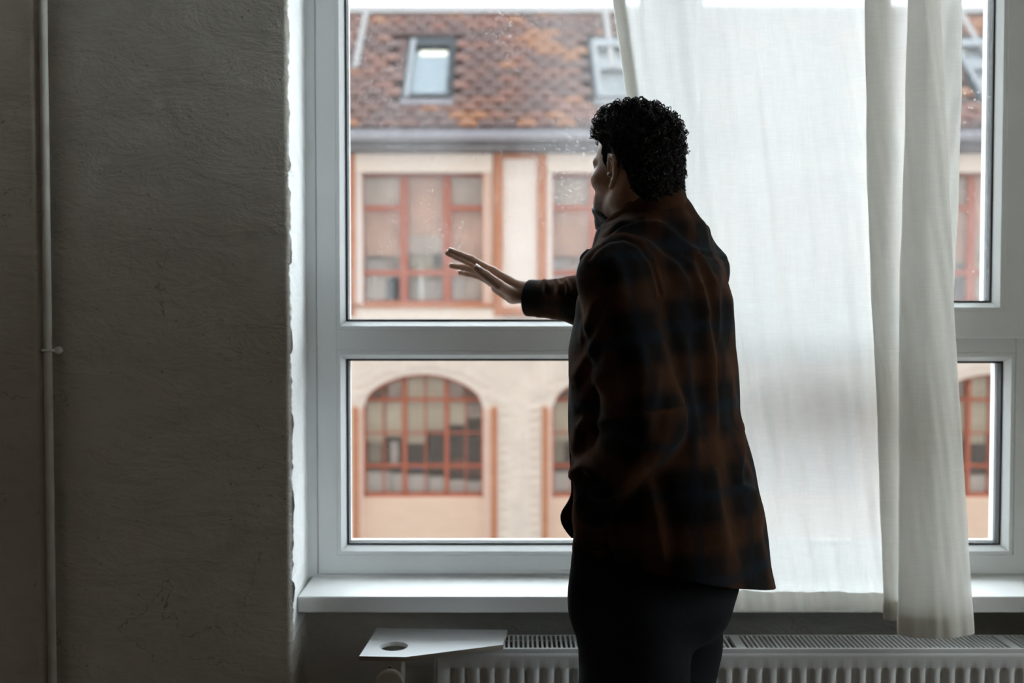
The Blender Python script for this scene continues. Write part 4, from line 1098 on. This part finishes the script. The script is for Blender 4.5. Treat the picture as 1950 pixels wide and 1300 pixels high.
# folds: ridges along curves traced over the side that faces the room
def seg_d(p, line):
    best = np.full(len(p), 1e9); side = np.zeros(len(p)); par = np.zeros(len(p)); n = len(line)-1
    for i in range(n):
        a, b = np.array(line[i], float), np.array(line[i+1], float); d = b-a; L = d @ d
        tt = np.clip(((p-a) @ d)/L, 0, 1); e = p-a-tt[:, None]*d; dd = np.hypot(e[:, 0], e[:, 1]); m = dd < best
        best[m] = dd[m]; side[m] = (d[0]*e[m, 1]-d[1]*e[m, 0]); par[m] = (i+tt[m])/n
    return best*np.sign(side+1e-9), par
RID = [([(1200, 449), (1232, 463), (1259, 487), (1285, 506), (1300, 530), (1312, 562)], .0065, 9), ([(1235, 420), (1262, 432), (1288, 450), (1322, 478), (1342, 504), (1356, 535), (1360, 575)], .0060, 9),
       ([(1308, 500), (1328, 549), (1339, 600), (1347, 657), (1353, 703), (1357, 760), (1365, 825)], .0095, 9), ([(1313, 490), (1333, 535), (1344, 580), (1345, 610)], .005, 8), ([(1372, 500), (1368, 560), (1362, 640), (1358, 720)], .005, 9),
       ([(1413, 790), (1410, 850), (1406, 905), (1410, 925)], .008, 8), ([(1410, 925), (1432, 935), (1446, 965), (1453, 1010)], .007, 9), ([(1290, 620), (1306, 700), (1318, 800), (1325, 900)], .006, 16), ([(1350, 880), (1365, 960), (1385, 1060)], .006, 18), ([(1230, 900), (1250, 990), (1262, 1080)], .006, 16),
       ([(1142, 562), (1128, 600), (1115, 628), (1110, 660)], .007, 8), ([(1134, 636), (1124, 676), (1104, 706), (1096, 728)], .008, 9), ([(1150, 700), (1130, 740), (1110, 770)], .006, 11), ([(1122, 806), (1106, 812), (1100, 835), (1099, 870)], .008, 8), ([(1165, 800), (1130, 812), (1105, 808)], .007, 10),
       ([(1140, 905), (1110, 890), (1092, 900), (1087, 918)], .010, 10), ([(1095, 950), (1110, 962), (1130, 980)], .006, 9), ([(1180, 930), (1150, 945), (1120, 945)], .006, 12), ([(1175, 990), (1145, 1000), (1112, 998)], .006, 10),
       ([(1160, 480), (1180, 520), (1190, 580)], .004, 14), ([(1215, 640), (1225, 720), (1215, 800)], .006, 16), ([(1255, 690), (1245, 760), (1225, 830)], .006, 14),
       ([(1058, 532), (1066, 545), (1070, 562)], .011, 5), ([(1076, 532), (1084, 548), (1086, 566)], .011, 5), ([(1036, 532), (1042, 545), (1043, 560)], .011, 5), ([(1016, 600), (1040, 596), (1062, 604)], .004, 6)]
SEAM = [[(1302, 485), (1333, 481), (1362, 488), (1391, 499)], [(1122, 494), (1135, 475), (1158, 460), (1188, 456), (1214, 468), (1240, 500), (1255, 560)], [(1150, 452), (1185, 428), (1222, 415)]]
N = vnormals(V, Q); px = proj(V); view = V-np.array([0, 0, CAMZ]); view /= np.linalg.norm(view, axis=1)[:, None]
facing = np.clip(-(N*view).sum(1)*3+.35, 0, 1)
disp = np.zeros(len(V))
for line, amp, w in RID:
    sd, par = seg_d(px, line)
    prof = np.where(sd > 0, np.exp(-(sd/(w*1.5))**2), np.exp(-(sd/(w*.75))**2))-.35*np.exp(-((sd+w*1.7)/(w*.9))**2)
    depthok = 1.0
    if line[0][0] < 1090 and line[0][1] < 650: depthok = (V[:, 1] > 2.12)
    else: depthok = 1.0
    disp += amp*prof*np.clip(par*6+.1, 0, 1)*np.clip((1-par)*6+.1, 0, 1)*depthok
for line in SEAM:
    sd, par = seg_d(px, line); disp += -.0022*np.exp(-(sd/2.2)**2)+.0016*np.exp(-((np.abs(sd)-7)/4)**2)
q = (V-TC) @ A3.T.astype(float); ang = np.arctan2(q[:, 0], -q[:, 1])
flow = np.clip((1.35-V[:, 2])/.35, 0, 1)
V = V + N*(disp*facing)[:, None]
V = V + N*(.0035*np.sin(ang*9+2*np.sin(V[:, 2]*7))*flow + .0022*np.sin(V[:, 2]*34+ang*7)*np.sin(ang*5+V[:, 2]*11))[:, None]
# plaid coordinates: round the body and up it; along the sleeves
u_ = ang*.19; v_ = V[:, 2].copy()
dR = sd_sleeveR(V.astype(np.float32)); dL = sd_sleeveL(V.astype(np.float32)); dT = sd_torso(V.astype(np.float32))
def along(a, b): d = (b-a)/np.linalg.norm(b-a); w = V-a; s = w @ d; e = w-s[:, None]*d; return s, np.arctan2(e @ U, e @ np.cross(d, U))*.06
for dd, a, b, c in ((dR, shR, elR, wrR), (dL, shL, elL, wrL)):
    s1, t1 = along(a, b); s2, t2 = along(b, c); L1 = np.linalg.norm(b-a); m = (dd < dT-.004) & (dd < .03); far = s1 > L1*.97
    u_[m] = np.where(far, t2, t1)[m]+.03; v_[m] = np.where(far, L1+s2, s1)[m]
bm = bmesh.new(); 
me = bpy.data.meshes.new('jacket'); jo = np.array(foot)
me.vertices.add(len(V)); me.vertices.foreach_set('co', (V-jo).astype(np.float32).ravel()); k = len(Q)
me.loops.add(k*4); me.loops.foreach_set('vertex_index', Q.astype(np.int32).ravel()); me.polygons.add(k); me.polygons.foreach_set('loop_start', np.arange(0, 4*k, 4, dtype=np.int32))
me.update(calc_edges=True)
at_ = me.attributes.new('plaid', 'FLOAT_VECTOR', 'POINT'); at_.data.foreach_set('vector', np.stack([u_, v_, v_*0], 1).astype(np.float32).ravel())
bm.from_mesh(me)
def cut(co, no, keep=None):
    co = Vector(np.asarray(co)-jo); no = Vector(no)
    fs = [f for f in bm.faces if keep is None or keep(f.calc_center_median())]
    es = set(e for f in fs for e in f.edges); vs = set(v for f in fs for v in f.verts)
    bmesh.ops.bisect_plane(bm, geom=fs+list(es)+list(vs), plane_co=co, plane_no=no, clear_outer=True)
# hem: level behind, rising to the front; cuffs
hemB = P(1462, 1121, 1.82)
hn = U - Fw*.10 + R*.22; hn /= np.linalg.norm(hn)
cut((hemB[0], hemB[1], .940), -hn, lambda c: (c.z+jo[2]) < 1.20 and True)
cR = P(1008, 567, 2.288); aR = P(1098, 574, 2.235); dRr = (cR-aR)/np.linalg.norm(cR-aR)
cut(cR, dRr, lambda c: (c.x+jo[0]) < .085 and c.y+jo[1] > 2.1)
fs = [f for f in bm.faces]; 
bm.to_mesh(me); bm.free()
me.polygons.foreach_set('use_smooth', [True]*len(me.polygons)); me.materials.append(M['plaid'])
jacket = link('jacket', me, man, foot)
sm = jacket.modifiers.new('thickness', 'SOLIDIFY'); sm.thickness = .006; sm.offset = -1
def plaid_attr(o, su=1.0, sv=1.0):
    n = len(o.data.vertices); co = np.zeros(n*3, np.float32); o.data.vertices.foreach_get('co', co); co = co.reshape(-1, 3)
    qq = co @ A3.T; a = o.data.attributes.new('plaid', 'FLOAT_VECTOR', 'POINT')
    a.data.foreach_set('vector', np.stack([qq[:, 0]*su+qq[:, 1]*.5, co[:, 2]*sv, 0*co[:, 2]], 1).astype(np.float32).ravel())
# collar: a stand folded over, lower in front, open at the throat
CC = np.array([.2395, 1.884, 1.638]); V = []; na = 72; gap = math.radians(24)
prof = [(-.010, -.050), (-.005, -.020), (-.002, .000), (.001, .0035), (.005, .0045), (.009, .001), (.0125, -.010), (.017, -.027), (.0195, -.036), (.0150, -.0365), (.0105, -.024), (.005, -.008), (.001, -.012), (-.004, -.05)]
for i in range(na):
    th_ = gap+(2*math.pi-2*gap)*i/(na-1)                        # from front, round the right side, back, left
    cf_, sf_ = math.cos(th_), math.sin(th_); tip = np.clip((abs(cf_) if cf_ > 0 else 0)-.72, 0, 1)/.28
    for (r_, z_) in prof:
        rr = 1+r_/.075; zz_ = z_*(1+.55*tip*(z_ < -.005))
        V.append(CC + R*sf_*.0630*rr + Fw*cf_*.0765*rr + U*(-.044*cf_-.004*cf_*cf_+zz_ + .0015*math.sin(th_*5)))
np_ = len(prof); m_ = MB(); fcs = [(i*np_+j, i*np_+(j+1) % np_, (i+1)*np_+(j+1) % np_, (i+1)*np_+j) for i in range(na-1) for j in range(np_)]
m_.add(V, fcs+[tuple(range(np_)), tuple((na-1)*np_+j for j in range(np_))[::-1]])
col_ = m_.build('collar', M['plaid'], jacket, smooth=True); plaid_attr(col_)

# front edge of the open jacket, the far panel's corner, pocket flap and lapel
def strip(name, pts, wid, th=.006, mat='plaid', parent=None, n=26):
    """a cloth band along points (px, py, depth), widths in metres across"""
    pts = np.array([P(*p) for p in pts]); s = np.linspace(0, 1, len(pts)); tt = np.linspace(0, 1, n)
    C_ = np.stack([np.interp(tt, s, pts[:, k]) for k in range(3)], 1); C_ = np.vstack([C_[:1], (C_[:-2]+2*C_[1:-1]+C_[2:])/4, C_[-1:]])
    W_ = np.interp(tt, np.linspace(0, 1, len(wid)), wid); V = []
    nrm_ = (R*-.35+Fw*.94); nrm_ /= np.linalg.norm(nrm_); k = 7
    for i in range(n):
        T = C_[min(i+1, n-1)]-C_[max(i-1, 0)]; T /= np.linalg.norm(T); a = np.cross(T, nrm_); a /= np.linalg.norm(a)
        for j in range(k):
            x = j/(k-1); V.append(C_[i]+a*W_[i]*x + nrm_*.006*math.sin(x*3.1+i*.4))
    f = [(i*k+j, i*k+j+1, (i+1)*k+j+1, (i+1)*k+j) for i in range(n-1) for j in range(k-1)]
    o = mesh_obj(name, V, f, M[mat], parent or jacket, smooth=True, solid=th); plaid_attr(o); return o
# the far front of the open jacket: hangs clear of the chest, its inner side sewn to the body
OUT = [(1118, 474, 1.97), (1106, 484, 1.965), (1102, 491, 1.965), (1104.5, 501, 1.97), (1109, 530, 1.98), (1102, 572, 1.985), (1093, 620, 1.985), (1084, 690, 1.99), (1081.5, 790, 1.99), (1083, 850, 1.99), (1087, 915, 1.985), (1088, 940, 1.98), (1080, 957, 1.975), (1069, 972, 1.97), (1066, 982, 1.97), (1068, 996, 1.97), (1077, 1011, 1.97), (1088, 1023, 1.97)]
op = np.array([P(*p) for p in OUT]); tt = np.linspace(0, 1, 70)
ss_ = np.concatenate([[0], np.cumsum(np.linalg.norm(np.diff(op, axis=0), axis=1))]); ss_ /= ss_[-1]
op = np.stack([np.interp(tt, ss_, op[:, k]) for k in range(3)], 1); op = np.vstack([op[:1], (op[:-2]+2*op[1:-1]+op[2:])/4, op[-1:]])
V = []; kk = 14
for i, o_ in enumerate(op):
    z = o_[2]; bb = np.interp(z, TZ, TB_); cc_ = np.interp(z, TZ, TX)
    ip = TC + R*.095 + Fw*(bb*.80-cc_) + U*(z if z > 1.06 else 1.06+(z-1.06)*.8)
    for j in range(kk):
        x = j/(kk-1); w_ = o_+(ip-o_)*x
        V.append(w_ + Fw*.010*math.sin(math.pi*x)*math.cos(i*.22) + R*.006*math.sin(2*math.pi*x+i*.15)*math.sin(math.pi*x))
fp = mesh_obj('front_panel', V, [(i*kk+j, i*kk+j+1, (i+1)*kk+j+1, (i+1)*kk+j) for i in range(len(op)-1) for j in range(kk-1)], M['plaid'], jacket, smooth=True, solid=.006); plaid_attr(fp)
def patch(name, outline, Y, th, bulge=.006, mat='plaid', parent=None):
    """a small cloth flap with thickness standing at depth Y, outline in px"""
    o_ = np.array([P(a, b, Y) for a, b in outline]); c_ = o_.mean(0); V = [c_-Fw*.0+np.array([0, -bulge, 0])]; V += [c_+(p-c_)*.6+np.array([0, -bulge*.8, 0]) for p in o_]; V += list(o_); n = len(o_)
    f = [(0, 1+i, 1+(i+1) % n) for i in range(n)]+[(1+i, 1+n+i, 1+n+(i+1) % n, 1+(i+1) % n) for i in range(n)]
    ob = mesh_obj(name, V, f, M[mat], parent or jacket, smooth=True, solid=th); plaid_attr(ob)
    ss = ob.modifiers.new('round', 'SUBSURF'); ss.levels = 1; ss.render_levels = 2; return ob
pk = patch('pocket_flap', [(1108, 588), (1100, 596), (1094, 608), (1090, 622), (1089, 636), (1094, 642), (1103, 636), (1112, 620), (1115, 600)], 1.86, .006, .008)
# the cuff at the pocket: edge tube and a sliver of bare wrist under it
cw = P(1131, 1037, 1.752)
V = []; 
ring = [P(1108, 1030, 1.755), P(1118, 1040, 1.748), P(1133, 1043, 1.744), P(1148, 1041, 1.746), P(1158, 1035, 1.752)]
c_ = MB().tube(ring, [.004, .0055, .006, .0055, .004], 10).build('cuff_edge', M['plaid'], jacket, smooth=True); plaid_attr(c_)
# cuff button at the far sleeve
bt = P(1004, 590, 2.275); bo = MB(); bo.tube([bt+np.array([-.003, 0, 0]), bt+np.array([.004, 0, 0])], .0065, 16); bo.build('button', M['button'], jacket)

# ---- trousers and shoes
def sd_trousers(Q):
    q = (Q-TC.astype(np.float32)) @ A3.T
    d = ell(q, (0, -.022, .935), (.172, .145, .135))
    d = smin(d, ell(q, (.0, -.068, .935), (.130, .066, .060)), .03)
    d = np.maximum(d, q[:, 2]-1.05)
    for s in (-1, 1):
        hip = np.array([.086*s, -.012, .90]); kn = np.array([.100*s, .012, .50]); an = np.array([.108*s, -.022, .085])
        lg = smin(cone(q, hip, kn, .109, .084), cone(q, kn, an, .081, .070), .03); d = smin(d, lg, .022)
    d = smin(d, cone(q, np.array([-.150, .045, 1.0]), np.array([-.125, .065, .90]), .045, .045), .035)    # hand in the pocket
    d = d - .0035*np.sin(q[:, 2]*42+q[:, 0]*30)*np.sin(q[:, 1]*25+q[:, 2]*17)
    return np.maximum(d, .085-q[:, 2])
Vt, Qt = region(sd_trousers, TC+np.array([-.30, -.30, .06]), TC+np.array([.30, .30, 1.08]), .0065)
mesh_obj('trousers', Vt, Qt, M['jeans'], man, smooth=True)
# wrist sliver between cuff and pocket
wv = MB().tube([P(1112, 1036, 1.758), P(1120, 1042, 1.7555), P(1132, 1045.5, 1.755), P(1145, 1043.5, 1.755), P(1153, 1040, 1.757)], [.003, .0045, .005, .0045, .003], 10).build('wrist', M['skin'], man, smooth=True)
for s in (-1, 1):
    an = TC+R*.110*s-Fw*.022
    def sd_shoe(Q, an=an):
        q = (Q-an.astype(np.float32)) @ A3.T
        d = cone(q, (0, -.045, .048), (0, .03, .050), .044, .046); d = smin(d, cone(q, (0, .03, .045), (0, .165, .034), .044, .036), .03); d = smin(d, cone(q, (0, -.02, .06), (0, -.01, .11), .046, .045), .02)
        return np.maximum(d, .0015-q[:, 2])
    Vs, Qs = region(sd_shoe, an+np.array([-.24, -.24, -.01]), an+np.array([.24, .24, .17]), .007)
    mesh_obj('shoe', Vs, Qs, M['shoe'], man, smooth=True)
